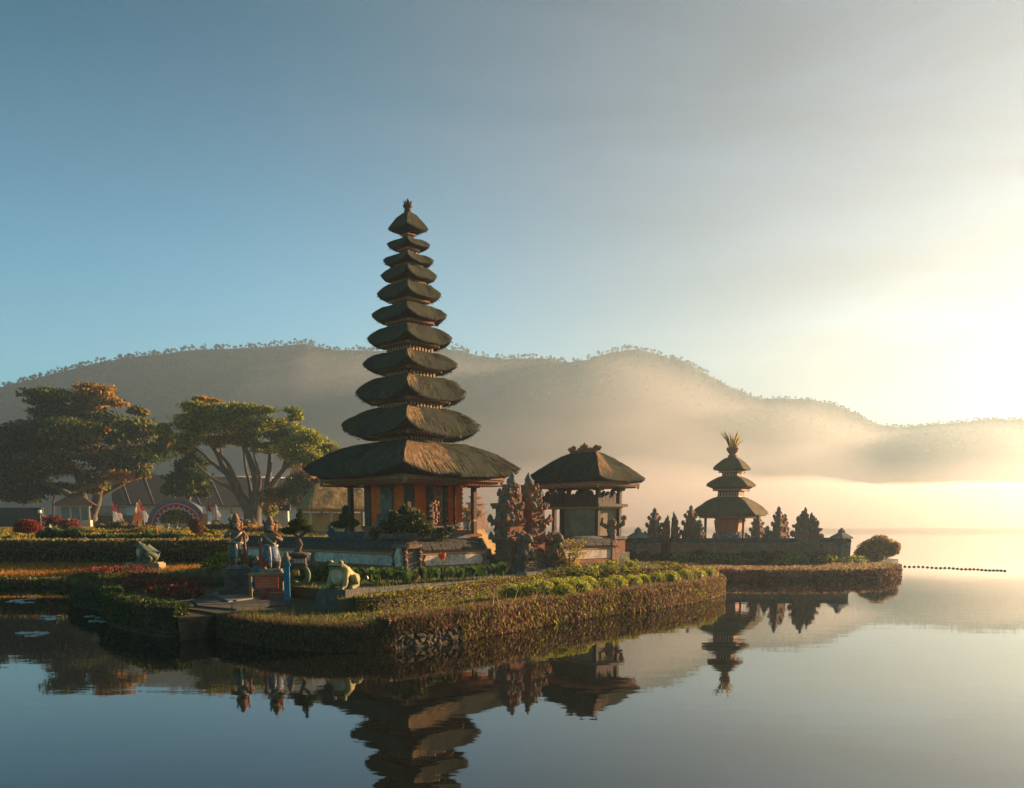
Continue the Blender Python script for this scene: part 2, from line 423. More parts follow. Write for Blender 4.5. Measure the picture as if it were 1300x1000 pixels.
# single crowns standing out of the forest on the slope
b = MB(); rng = np.random.default_rng(8); v, f = ICO[1]
for i in range(1500):
    px = rng.uniform(-150, 1450); s_ = rng.uniform(.72, .98); p = mountain_pt(px, s_); r = rng.uniform(.6, 1.6)
    b.add(v*np.array([r, r, r*.8])*(1+.25*rng.normal(size=(len(v), 1)))+np.array(p[:]), f, int(rng.integers(0, 2)))
tag(b.build('slope_forest', [M_mtn, mat('slope_crowns', (.03, .05, .022), (.06, .07, .03), .3, .95)]), kind='stuff')

# ------------------------------------------------------------------ mainland garden ground
SHORE = [V2(G(-420, 742, 0)), V2(G(0, 743, 0)), V2(G(60, 742, 0)), V2(G(100, 744, 0)), (-11.8, 29.5), (-10.6, 33), (-8.6, 36.0), (-6.0, 41), (-3.6, 48), (-1.6, 58),
         (-1.2, 64), (-2.2, 76), (-8, 105), (-30, 180), (-90, 235), (-260, 260), (-420, 200), (-300, 90), (-60, 40)]
def zmain_y(y):
    return np.interp(y, [20, 29, 33.2, 35.0, 37, 60, 95, 300], [.18, .26, .52, .62, 1.28, 1.62, 1.75, 2.2])
def seg_dist(P, poly):
    d = np.full(len(P), 1e9); n_ = len(poly)
    for i in range(n_):
        a = np.array(poly[i]); q = np.array(poly[(i+1) % n_]); e = q-a
        tt = np.clip(((P-a)@e)/(e@e), 0, 1); d = np.minimum(d, np.linalg.norm(P-a-tt[:, None]*e, axis=1))
    return d
def zmain(P):
    P = np.atleast_2d(np.asarray(P, float)); ins = inpoly(P, SHORE); d = seg_dist(P, SHORE)
    z = zmain_y(P[:, 1]); k = np.clip(d/.5, 0, 1)
    return np.where(ins, np.minimum(z, .12+(z-.12)*k), -.1-.5*np.clip(d/.8, 0, 1))
gx = np.concatenate([np.arange(-420, -60, 12), np.arange(-60, 3, .75)]); gy = np.concatenate([np.arange(22, 66, .6), np.arange(66, 270, 5)])
XX, YY = np.meshgrid(gx, gy, indexing='ij'); P = np.stack([XX.ravel(), YY.ravel()], 1); Z = zmain(P)
Z = Z + np.array([.05*noise.noise(Vector((p[0]*.4, p[1]*.4, 0))) for p in P])
ny = len(gy); F = np.array([[i*ny+j, (i+1)*ny+j, (i+1)*ny+j+1, i*ny+j+1] for i in range(len(gx)-1) for j in range(ny-1)])
keep = (Z[F] > -.55).any(1)
b = MB(); b.add(np.column_stack([P, Z]), F[keep], 0, True); struct('garden_ground', b, M_goldturf)

# ------------------------------------------------------------------ island: lower bed, upper terrace, gate platform
OUT_PX = [(88, 758), (97, 766), (122, 772), (140, 779), (165, 787), (195, 792), (222, 796), (262, 803), (300, 812), (350, 821), (400, 826), (450, 826.5),
          (500, 823), (536, 819), (592, 811), (635, 803.5), (700, 791.5), (760, 782), (820, 774), (870, 766), (902, 759), (914, 754), (917, 748)]
OUTER_FRONT = [Vector(V2(G(x, y, 0))) for x, y in OUT_PX]
OUTER = [V2(p) for p in OUTER_FRONT] + [(6.36, 26.8), (6.42, 28.0), (6.25, 29.5), (5.8, 31.2), (5.2, 33), (4.0, 36), (1, 39), (-4, 41), (-8, 38.5), (-10.5, 34.5), (-12.5, 30.5)]
b = MB(); b.poly(OUTER, -.5, .44); struct('island_ground', b, M_turf)
HEDGE2_PX = [(430, 759, .72), (455, 756.5, .74), (480, 754.5, .75), (520, 750, .75), (560, 745, .75), (600, 740, .75), (640, 734.5, .75), (700, 728, .75), (760, 723.5, .76), (820, 719, .78), (850, 717, .78), (866, 716, .78)]
HEDGE2 = [Vector(V2(G(x, y, z))) for x, y, z in HEDGE2_PX]
UPPER = [V2(p) for p in HEDGE2] + [(5.5, 30.9), (4.9, 32.5), (3, 36), (0, 38.5), (-4, 40), (-8, 37.5), (-9.6, 33.5), (-9.0, 29.0), (-8.0, 25.5), (-7.0, 22.2), (-5.5, 20.6), (-4.2, 19.3)]
b = MB(); b.poly(UPPER, .40, .70); struct('upper_terrace_ground', b, M_turf)
# pale path just behind the inner hedge
pth = [V2(G(405, 751, .704)), V2(G(440, 752.5, .704)), V2(G(480, 751, .704)), V2(G(540, 744, .704)), V2(G(600, 737, .704)), V2(G(650, 730, .704)), V2(G(700, 724, .704)), V2(G(690, 720, .704)), V2(G(640, 724, .704)), V2(G(590, 733, .704)), V2(G(540, 739, .704)), V2(G(480, 745, .704)), V2(G(440, 746, .704)), V2(G(405, 745, .704))]
b = MB(); b.poly(pth, .66, .708); struct('garden_path', b, M_paving)

# ------------------------------------------------------------------ islet on the right
ISL_PX = [(800, 713), (815, 719), (860, 724), (930, 726.5), (1000, 727), (1070, 726.5), (1115, 725), (1131, 723), (1140, 719)]
ISLET = [V2(G(x, y, 0)) for x, y in ISL_PX] + [(18.6, 43.5), (17.5, 46), (12, 49), (6.5, 48), (5.4, 45)]
b = MB(); b.poly(ISLET, -.5, .38); struct('islet_ground', b, M_turf)

# ------------------------------------------------------------------ haze
hz = bpy.data.materials.new('haze'); hz.use_nodes = True
t = hz.node_tree; t.nodes.remove(t.nodes['Principled BSDF'])
pv = t.nodes.new('ShaderNodeVolumePrincipled')
pv.inputs['Color'].default_value = (.62, .83, .98, 1); pv.inputs['Density'].default_value = .0009
pv.inputs['Anisotropy'].default_value = .54
t.links.new(pv.outputs[0], t.nodes['Material Output'].inputs['Volume'])
b = MB(); b.box((0, 230, -2), (1900, 680, 106))
hb = b.build('haze', hz); tag(hb, kind='stuff'); hb.display_type = 'WIRE'
# morning mist lying on the far water and against the foot of the mountain
mm = hz.copy(); mm.name = 'lake_mist'
mm.node_tree.nodes['Principled Volume'].inputs['Density'].default_value = .0074; mm.node_tree.nodes['Principled Volume'].inputs['Color'].default_value = (.99, .91, .92, 1)
cs = list(range(-350, 1901, 30)); V = []
for px in cs:
    k = float(np.interp(px, [-350, 150, 420, 750, 1200, 1900], [.06, .26, .80, 1.0, 1.0, .8])); wv = 1+.16*noise.noise(Vector((px*.006, 4, 2)))+.07*noise.noise(Vector((px*.02, 1, 2)))
    r = ray(px, HORIZ); hh = math.hypot(r.x, r.y); ux, uy = r.x/hh, r.y/hh
    def at(rg, z): V.append((ux*rg, uy*rg, z))
    near = 345-185*k; top = min((26+72*k)*wv, (.82+.12*wv)*(mountain_pt(px, 1.0).z))
    at(near, .25); at(near+55*k, 4+7*k*wv); at(near+115*k+20, top*.30); at(362, top*.58); at(392, top*.80); at(424, top); at(428, top*.5); at(400, .25)
m = 8; F = [[i*m+j, (i+1)*m+j, (i+1)*m+(j+1) % m, i*m+(j+1) % m] for i in range(len(cs)-1) for j in range(m)] + [list(range(m)), [(len(cs)-1)*m+k for k in range(m)][::-1]]
b = MB(); b.add(V, F, 0, True); mo = b.build('lake_mist', mm); tag(mo, kind='stuff')
# ------------------------------------------------------------------ thatched roofs
def ring_unit(ns=14):
    out = []
    for k, (ax, ay, bx, by) in enumerate([(-1, -1, 1, -1), (1, -1, 1, 1), (1, 1, -1, 1), (-1, 1, -1, -1)]):
        for i in range(ns):
            q = i/ns; out.append((ax+(bx-ax)*q, ay+(by-ay)*q))
    return out
def roof_surface(h, x, y, u):
    """point on the roof: x,y on the unit square rim, u 0 eave .. 1 top"""
    tt = min(abs(x), abs(y)); rd = 1-.045*tt**8*(1-u)
    hx = h['a'][0]*(1-u)+h['c'][0]*u; hy = h['a'][1]*(1-u)+h['c'][1]*u
    z = h['ze']+(h['zt']-h['ze'])*(1-(1-u)**h['p']) + h['lift']*tt**3*(1-u)**1.5
    return Vector((hx*x*rd, hy*y*rd, z))
def thatch_roof(name, parent, h, fib=0, straw=None, seed=1, mats=None, ns=14):
    b = MB(); U = ring_unit(ns); n = len(U); rows = []
    sc_ = h['a'][0]
    def jit(p, amp):
        q = p*2.6/max(.5, sc_**.5)+Vector((seed, seed*2, 0))
        q2 = q*2.7
        return p+Vector((noise.noise(q), noise.noise(q+Vector((9, 1, 3))), noise.noise(q+Vector((3, 7, 5)))+.7*noise.noise(q2)))*amp
    amp = .036*sc_**.6
    for u in (1.0, .9, .78, .64, .5, .36, .24, .13, .05):
        rows.append([jit(roof_surface(h, x, y, u), amp) for x, y in U])
    for f, dz in ((1.012, -.25), (.97, -.62), (.90, -.90)):          # cut edge of the thatch, slanting inward
        r_ = []
        for x, y in U:
            e = roof_surface(h, x, y, 0); g = Vector((h['b'][0]*x, h['b'][1]*y, h['zb']))
            k = {1.012: .06, .97: .45, .90: .80}[f]
            r_.append(jit(e.lerp(g, k), amp))
        rows.append(r_)
    rows.append([Vector((h['b'][0]*x, h['b'][1]*y, h['zb'])) for x, y in U])
    V = [p for r_ in rows for p in r_]; m = len(rows)
    F = [[i*n+(k+1) % n, i*n+k, (i+1)*n+k, (i+1)*n+(k+1) % n] for i in range(m-1) for k in range(n)]
    mi = [0 if i < 9 else 1 for i in range(m-1) for k in range(n)]
    b.add(V, np.array(F), mi, True)
    b.add(rows[0], [list(range(n))], 0); b.add(rows[-1], [list(range(n))[::-1]], 1)
    rg = random.Random(seed)
    def strand(x, y, u, ln, w, m_, off, fan=0.0):
        p = roof_surface(h, x, y, u); q = roof_surface(h, x+(fan if abs(y) == 1 else 0), y+(fan if abs(x) == 1 else 0), max(0, u-ln))
        nrm = Vector((x if abs(x) == 1 else 0, y if abs(y) == 1 else 0, 1.2)).normalized()
        tdir = Vector((-(y if abs(y) == 1 else 0), x if abs(x) == 1 else 0, 0))
        p = p+nrm*off*.3; q = q+nrm*off+Vector((0, 0, -.01))
        s = tdir*w*.5
        b.add([p-s, p+s, q+s*.4, q-s*.4], [[0, 1, 2, 3]], m_)
    for i in range(fib):
        k = rg.randrange(4); tt = rg.uniform(-1, 1)
        x, y = [(tt, -1), (1, tt), (tt, 1), (-1, tt)][k]
        strand(x, y, rg.random()**1.3*.95+.02, rg.uniform(.08, .2), .02*sc_**.4, 2, rg.uniform(.008, .035), rg.uniform(-.02, .02))
    for i in range(int(fib*.12)):            # ragged tips hanging at the eave
        k = rg.randrange(4); tt = rg.uniform(-.9, .9)
        x, y = [(tt, -1), (1, tt), (tt, 1), (-1, tt)][k]
        p = roof_surface(h, x, y, 0)*1.0; q = p+Vector((x*.01, y*.01, -rg.uniform(.02, .06)))
        b.add([p-Vector((y, x, 0))*.012, p+Vector((y, x, 0))*.012, q], [[0, 1, 2]], 1)
    if straw:
        cnt, x1 = straw
        for i in range(cnt):
            x = -1+(x1+1)*rg.random()**1.8; lim = .15+.5*(x+1)/(x1+1)*rg.random()
            u = rg.uniform(lim, 1.0)
            strand(x, -1, u, rg.uniform(.14, .34), .022, 3, rg.uniform(.03, .075), rg.uniform(0, .10))
    return b.build(name, mats or [M_thatch, M_thatch_dark, M_fibre, M_straw], parent)

def frieze(parent, hb, z, h, wood=M_redwood, gilt=M_gilt, name='eave_frieze', dent=True):
    b = MB(); x, y = hb
    b.box((0, 0, z), (2*x, 2*y, h*.38), mi=0)
    b.box((0, 0, z-h*.30), (2*x*.965, 2*y*.965, h*.30), mi=1)
    b.box((0, 0, z-h*.62), (2*x*.93, 2*y*.93, h*.32), mi=0)
    if dent:
        n = max(6, int(2*x/.11)); m = max(6, int(2*y/.11)); dw = .045
        for i in range(n+1):
            q = -x*.95+2*x*.95*i/n
            for s in (-1, 1): b.box((q, s*y*.985, z-h*.36), (dw, .05, h*.22), mi=1)
        for i in range(m+1):
            q = -y*.95+2*y*.95*i/m
            for s in (-1, 1): b.box((s*x*.985, q, z-h*.36), (.05, dw, h*.22), mi=1)
    for sx in (-1, 1):
        for sy in (-1, 1):
            b.blob((sx*x*.97, sy*y*.97, z-h*.35), (.05*x**.5, .05*x**.5, h*.45), 1, .3, 3, 3, 1, smooth=False)
    return b.build(name, [wood, gilt], parent)

def neck(parent, hx, z0, z1, mats=None, hy=None):
    b = MB(); hy = hy or hx
    b.box((0, 0, z0), (2*hx, 2*hy, z1-z0), mi=0)
    b.box((0, 0, z0+(z1-z0)*.30), (2*hx*1.05, 2*hy*1.05, (z1-z0)*.12), mi=1)
    n = max(3, int(hx*2/.14))
    for i in range(n):
        q = -hx*.86+2*hx*.86*i/(n-1)
        for s in (-1, 1):
            b.box((q, s*hy*1.012, z0+.02), (hx*.9/n, .03, (z1-z0)*.8), mi=1)
            b.box((s*hx*1.012, q*hy/hx, z0+.02), (.03, hx*.9/n, (z1-z0)*.8), mi=1)
    return b.build('neck', mats or [M_brownwood, M_gilt], parent)

def carved_relief(b, c, w, h, nrm_ax, sgn, mi=0, seed=0, n=40, depth=.05):
    """knobby carving over a wall panel centred at c (base centre)"""
    rg = random.Random(seed)
    for i in range(n):
        q = rg.uniform(-w/2, w/2)*.9; z = c[2]+rg.uniform(.04, .96)*h
        s = rg.uniform(.5, 1.0)*min(w, h)*.13
        p = (c[0]+(q if nrm_ax == 1 else 0), c[1]+(q if nrm_ax == 0 else 0), z)
        b.blob(p, (s if nrm_ax == 1 else depth, s if nrm_ax == 0 else depth, s*1.2), 1, .3, 3, i, mi, smooth=False)
        # mirror for symmetry
        p2 = (c[0]-(q if nrm_ax == 1 else 0), c[1]-(q if nrm_ax == 0 else 0), z)
        b.blob(p2, (s if nrm_ax == 1 else depth, s if nrm_ax == 0 else depth, s*1.2), 1, .3, 3, i, mi, smooth=False)

# ------------------------------------------------------------------ eleven-tier pagoda
SQ2 = math.sqrt(2)
PAG = W(524, 661, 30.8)
pg = thing('pagoda', 'tall shrine tower with eleven stacked dark thatched roofs and orange walls', 'pagoda', (PAG.x, PAG.y, .7), R(45+2.5))
def zl(y, d=30.8): return zW(y, d)-.7
b = MB()
b.box((0, 0, 0), (3.9, 3.9, .55), mi=0); b.box((0, 0, .55), (3.5, 3.5, .12), mi=1); b.box((0, 0, .67), (3.3, 3.3, .30), mi=0); b.box((0, 0, .97), (3.45, 3.45, .09), mi=1)
for i in range(16):
    q = -1.55+3.1*i/15
    for s in (-1, 1):
        b.blob((q, s*1.68, .82), (.07, .06, .10), 1, .4, 3, i, 0, smooth=False); b.blob((s*1.68, q, .82), (.06, .07, .10), 1, .4, 3, i+40, 0, smooth=False)
b.build('stone_base', [M_stone, M_brick], pg)
b = MB()
b.box((0, 0, 1.06), (2.62, 2.62, .10), mi=0); b.box((0, 0, 1.16), (2.46, 2.46, .12), mi=1); b.box((0, 0, 1.28), (2.56, 2.56, .06), mi=0)
b.build('plinth', [M_stone, M_redwood], pg)
hb_ = 1.14; zb0, zb1 = 1.34, 2.92
b = MB(); b.box((0, 0, zb0), (2*hb_-.06, 2*hb_-.06, zb1-zb0), mi=0); b.build('wall', [M_orange], pg)
for sx in (-1, 1):      # carved corner columns
    for sy in (-1, 1):
        b = MB(); b.box((sx*hb_*.93, sy*hb_*.93, zb0), (.26, .26, zb1-zb0), mi=0)
        for k in range(9): b.blob((sx*hb_*.93, sy*hb_*.93, zb0+.1+k*.17), (.165, .165, .06), 1, .35, 3, k, 0, smooth=False)
        b.build('corner_column', [M_stoned], pg)
for nm, ax, sg in (('carved_panel', 0, -1), ('carved_panel', 0, 1), ('carved_panel', 1, 1)):
    b = MB()
    c = (sg*hb_*.99 if ax == 0 else 0, sg*hb_*.99 if ax == 1 else 0, zb0)
    b.box(c, (.10 if ax == 0 else .62, .62 if ax == 0 else .10, 1.35), mi=0)
    b.box((c[0]*1.03, c[1]*1.03, zb0), (.12 if ax == 0 else .90, .90 if ax == 0 else .12, .28), mi=0)
    b.box((c[0]*1.03, c[1]*1.03, zb0+1.32), (.12 if ax == 0 else .80, .80 if ax == 0 else .12, .14), mi=0)
    carved_relief(b, (c[0]*1.05, c[1]*1.05, zb0+.08), .62, 1.22, ax, sg, 0, 5, 42)
    carved_relief(b, (c[0]*1.05, c[1]*1.05, zb0+.0), 1.15, .45, ax, sg, 0, 8, 20)
    b.build(nm, [M_stone], pg)
dr = MB(); dr.box((.10, -hb_*1.0, zb0), (.52, .08, 1.28), mi=0)
for s in (-.13, .13): dr.box((.10+s, -hb_*1.04, zb0+.06), (.20, .05, 1.12), mi=1)
carved_relief(dr, (.10, -hb_*1.07, zb0+.1), .36, 1.0, 1, -1, 2, 3, 24, .02)
door = dr.build('door', [mat('pink_carved_door', (.42, .13, .12), (.30, .10, .10), 20, .7), M_redwood, M_gilt], pg)
b = MB()
for s in (-1, 1):
    b.box((.10+s*.36, -hb_*1.04, zb0), (.16, .14, 1.42), mi=0)
    for k in range(8): b.blob((.10+s*.36, -hb_*1.09, zb0+.1+k*.17), (.10, .08, .06), 1, .35, 3, k, 0, smooth=False)
b.box((.10, -hb_*1.05, zb0+1.36), (1.0, .16, .16), mi=0); carved_relief(b, (.10, -hb_*1.1, zb0+1.3), .8, .3, 1, -1, 0, 5, 14)
b.build('door_frame', [M_stoned], pg)
b = MB()      # flame-edged orange wing board beside the door
b.box((.98, -hb_*1.16, zb0+.12), (.26, .05, 1.25), mi=0)
for k in range(8): b.box((1.13, -hb_*1.16, zb0+.16+k*.15), (.10, .045, .10), mi=0, top=(.2, 1))
b.build('wing_board', [M_orange], pg)
b = MB()
b.box((.25, -hb_-.62, 1.06), (1.3, .5, .14)); b.box((.25, -hb_-.62, .75), (1.0, .7, .30), mi=1)
b.build('door_step', [M_brick, M_stone], pg)
for sx in (-1, 1):
    for sy in (-1, 1):
        b = MB(); x, y = sx*1.52, sy*1.52
        b.box((x, y, .67), (.24, .24, .42), mi=1); b.box((x, y, 1.06), (.15, .15, 1.86)); b.box((x, y, 2.66), (.30, .30, .20), top=(1.5, 1.5))
        b.box((x, y, 1.5), (.17, .17, .06), mi=2)
        b.build('post', [M_brownwood, M_stoned, M_gilt], pg)
# tiers: half diagonal at the tips, tip y, shoulder y, frieze half diagonal, frieze y, neck half diagonal
TIERS = [(3.98, 595.5, 563, 3.30, 609, 1.64), (2.56, 541, 516, 1.79, 551, 1.18), (2.04, 499.5, 478, 1.40, 509, 1.10), (1.75, 463.5, 447, 1.12, 470.5, .98),
         (1.58, 431.5, 414.5, 1.04, 439.5, .92), (1.40, 401.5, 387, .87, 411, .80), (1.20, 374.5, 359.5, .74, 384, .70), (1.055, 351.5, 338.5, .60, 360, .60),
         (.95, 332, 322, .50, 338.5, .50), (.81, 311.5, 302.5, .38, 318, .40), (.757, 291.5, 270, .26, 299, .10)]
prev_top = None
for i, (rt, yt, ys, rf, yf, rn) in enumerate(TIERS):
    q = pxm(yt, 30.8)/(30.8/FPX); rt, rf, rn = rt*q, rf*q, rn*q
    a = rt/SQ2*1.02; lift = .26*a if 0 < i < 10 else .13*a
    zt = zl(ys+(2.5 if 0 < i < 10 else 0))+.02
    h = dict(a=(a, a), c=(rn/SQ2*(.85 if i < 10 else .7),)*2, b=(rf/SQ2*.99,)*2, ze=zl(yt)-lift*.9, zt=zt, zb=zl(yf)+.04, lift=lift, p=1.7 if i < 10 else 1.45)
    ro = thatch_roof('thatched_roof', pg, h, [5200, 2200, 1300, 900, 700, 500, 400, 300, 240, 200, 220][i],
                     {0: (900, -.12), 1: (150, -.55), 2: (90, -.7), 3: (40, -.75)}.get(i), i+1)
    fh = (.22, .14, .12, .11, .10, .10, .09, .085, .075, .07, .06)[i]
    frieze(ro, (rf/SQ2,)*2, zl(yf), fh)
    if i:
        zb = zl(yf)-fh*.55; nb = prev_top-.10
        neck(ro, rf/SQ2*.80 if i > 1 else 1.12/SQ2, nb-.12, zb)
    prev_top = zt
zt = prev_top
b = MB()
b.lathe([(.02, -.06), (.12, -.05), (.13, .04), (.09, .08), (.15, .12), (.17, .18), (.12, .24), (.08, .27), (.10, .30), (.03, .34), (.015, .42)], 10, (0, 0, zt))
for k in range(9):
    a = k*.7; b.tube([(math.cos(a)*.09, math.sin(a)*.09, zt+.2), (math.cos(a)*.13, math.sin(a)*.13, zt+.29), (math.cos(a)*.15, math.sin(a)*.15, zt+.34)], [.025, .018, .006], 4)
b.build('finial', [M_brownwood], pg)
b = MB(); rr = random.Random(3)                 # lower eave rafters
for i in range(36):
    q = -2.2+4.4*i/35
    for s in (-1, 1):
        b.box((q, s*2.0, 2.70), (.04, .62, .05)); b.box((s*2.0, q, 2.702), (.62, .04, .05))
b.build('rafters', [M_redwood], pg)

# ------------------------------------------------------------------ three-tier pagoda on the islet
P3 = W(927, 661, 42.8)
p3 = thing('pagoda', 'small hazy shrine tower with three thatched roofs and a leafy crown finial', 'pagoda', (P3.x, P3.y, .36), R(45+14))
def zk(y): return zW(y, 42.8)-.36
b = MB(); b.box((0, 0, 0), (2.5, 2.5, .45)); b.box((0, 0, .45), (2.2, 2.2, .35), mi=1); b.box((0, 0, .80), (2.3, 2.3, .12)); b.build('stone_base', [M_stone, M_brick], p3)
b = MB(); b.box((0, 0, .92), (.9, .9, .42), mi=0); b.box((0, 0, 1.34), (1.1, 1.1, .55), mi=1, top=(1.12, 1.12)); b.box((0, 0, 1.89), (1.15, 1.15, .12), mi=0)
for s in (-1, 1):
    for q in (-1, 1): b.blob((s*.58, q*.58, 1.1), (.12, .12, .25), 1, .4, 3, 3, 0, smooth=False)
b.build('shrine_box', [M_stone, M_redwood], p3)
for sx in (-1, 1):
    for sy in (-1, 1):
        b = MB(); b.box((sx*.93, sy*.93, .92), (.10, .10, 1.25)); b.build('post', [M_brownwood], p3)
T3 = [(2.18, 650, 630, 1.66, 655.5, .70), (1.40, 614.5, 604, .98, 621, .54), (1.06, 594, 579.5, .70, 598, .18)]
M_thatch3 = mat('glare_gold_thatch', (.12, .085, .035), (.085, .065, .03), 3.0, .95, .9, 45, bdist=.03)  # orange glare over the islet put into this thatch's colour
M_fibre3 = mat('glare_gold_fibres', (.15, .105, .04), (.11, .085, .03), 2.5, .95, island=.5)
prev_top = None
for i, (rt, yt, ys, rf, yf, rn) in enumerate(T3):
    a = rt/SQ2; lift = .12*a; zt = zk(ys)
    h = dict(a=(a, a), c=(rn/SQ2*.9,)*2, b=(rf/SQ2,)*2, ze=zk(yt)-lift*.9, zt=zt, zb=zk(yf)+.03, lift=lift, p=1.55)
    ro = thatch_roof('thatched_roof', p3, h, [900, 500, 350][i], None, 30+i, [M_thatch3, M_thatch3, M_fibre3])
    frieze(ro, (rf/SQ2,)*2, zk(yf), .10, dent=False)
    if i: neck(ro, [0, .50, .36][i], prev_top-.15, zk(yf)-.04)
    prev_top = zt
b = MB(); b.lathe([(.05, -.1), (.2, -.05), (.22, .08), (.14, .12), (.24, .25), (.30, .40), (.26, .46)], 10, (0, 0, prev_top)); fp = b.build('finial', [M_brick], p3)
b = MB(); rg = random.Random(5)
for k in range(26):
    a = rg.uniform(0, 6.28); o = rg.uniform(.12, .55); hh = rg.uniform(.45, 1.0)
    p0 = Vector((math.cos(a)*.12, math.sin(a)*.12, prev_top+.4)); p1 = p0+Vector((math.cos(a)*o*.4, math.sin(a)*o*.4, hh*.6)); p2 = p0+Vector((math.cos(a)*o, math.sin(a)*o, hh*.95))
    b.tube([p0, p1, p2], [.03, .045, .006], 4, 0, True, .3)
b.build('fern_leaf', [M_fern], fp)

# ------------------------------------------------------------------ square pavilion on the right of the court
PV = W(741, 661, 30.5)
pv_ = thing('pavilion', 'square shrine pavilion with one broad thatched roof and carved ridge crest', 'pavilion', (PV.x, PV.y, .7), R(45))
def zp(y): return zW(y, 30.5)-.7
# local -y faces right-front, local -x faces left-front; the long side runs along local y
LH, SH = 1.77, 1.30
h = dict(a=(SH, LH), c=(.06, .52), b=(SH*.86, LH*.88), ze=zp(609)-.08, zt=zp(573.5), zb=zp(612.5), lift=.12, p=1.28)
ro = thatch_roof('thatched_roof', pv_, h, 2600, (160, -.3), 50)
frieze(ro, (SH*.86, LH*.88), zp(615.5), .17)
b = MB()
b.tube([(0, -.5, zp(574)), (0, .5, zp(574))], [.11, .11], 8)
for q, s in ((-.52, .14), (.52, .14), (0, .2)): b.blob((0, q, zp(571)+s*.3), (.10, s, s*.9), 2, .35, 3, int(q*10)+9, 0, smooth=False)
for q in (-.25, .25): b.blob((0, q, zp(573)+.05), (.08, .1, .12), 1, .3, 3, 2, 0, smooth=False)
b.tube([(0, -.62, zp(571)), (0, -.72, zp(568)), (0, -.66, zp(566))], [.06, .05, .02], 5); b.tube([(0, .62, zp(571)), (0, .72, zp(568)), (0, .66, zp(566))], [.06, .05, .02], 5)
b.build('ridge_crest', [M_brick], ro)
BS, BL, BC = .57, 1.50, .40                     # body half sizes and its centre along y
b = MB(); b.box((0, BC, 0), (1.75, 3.5, .45)); b.box((0, BC, .45), (1.5, 3.3, .45), mi=1); b.box((0, BC, .90), (1.6, 3.4, .10)); b.build('stone_base', [M_stone, M_brick], pv_)
zfl, zbeam, zroof = 1.0, zp(643), zp(618)
b = MB(); b.box((0, BC-BL+.80, zfl), (2*BS-.08, 1.6-.1, zbeam-zfl), mi=0)
b.build('wall_panel', [mat('painted_panel', (.20, .13, .07), (.30, .21, .12), 3, .8, .2, 30, col3=(.20, .19, .13), scale3=5)], pv_)
b = MB(); b.box((0, BC, zbeam), (2*BS+.42, 2*BL+.42, .10)); b.box((0, BC, zbeam-.06), (2*BS+.2, 2*BL+.2, .06), mi=1); b.build('beam', [M_brownwood, M_gilt], pv_)
b = MB(); rg = random.Random(4)
for s in (-1, 1):
    for i in range(15):
        q = BC-BL+.1+i*(2*BL-.2)/14; hh = .22+.16*abs(math.sin(i*1.3))+.1*rg.random()
        b.box((s*BS, q, zbeam+.1), (.06, .22, hh), top=(1, .75)); b.blob((s*BS, q, zbeam+.1+hh), (.05, .08, .07), 1, .3, 3, i, 0, smooth=False)
    for i in range(6):
        q = -BS+.08+i*(2*BS-.16)/5; hh = .2+.16*abs(math.sin(i*1.7+1))
        b.box((q, BC+s*BL, zbeam+.1), (.20, .06, hh), top=(.75, 1)); b.blob((q, BC+s*BL, zbeam+.1+hh), (.08, .05, .07), 1, .3, 3, i, 0, smooth=False)
b.build('carved_parapet', [M_brownwood], pv_)
for sx in (-1, 1):
    for q in (BC-BL, BC-BL+1.6, BC+BL):
        b = MB(); b.box((sx*BS, q, zfl), (.13, .13, zroof-zfl+.05)); b.box((sx*BS, q, zroof-.14), (.26, .26, .14), top=(1.3, 1.3)); b.build('post', [M_brownwood], pv_)
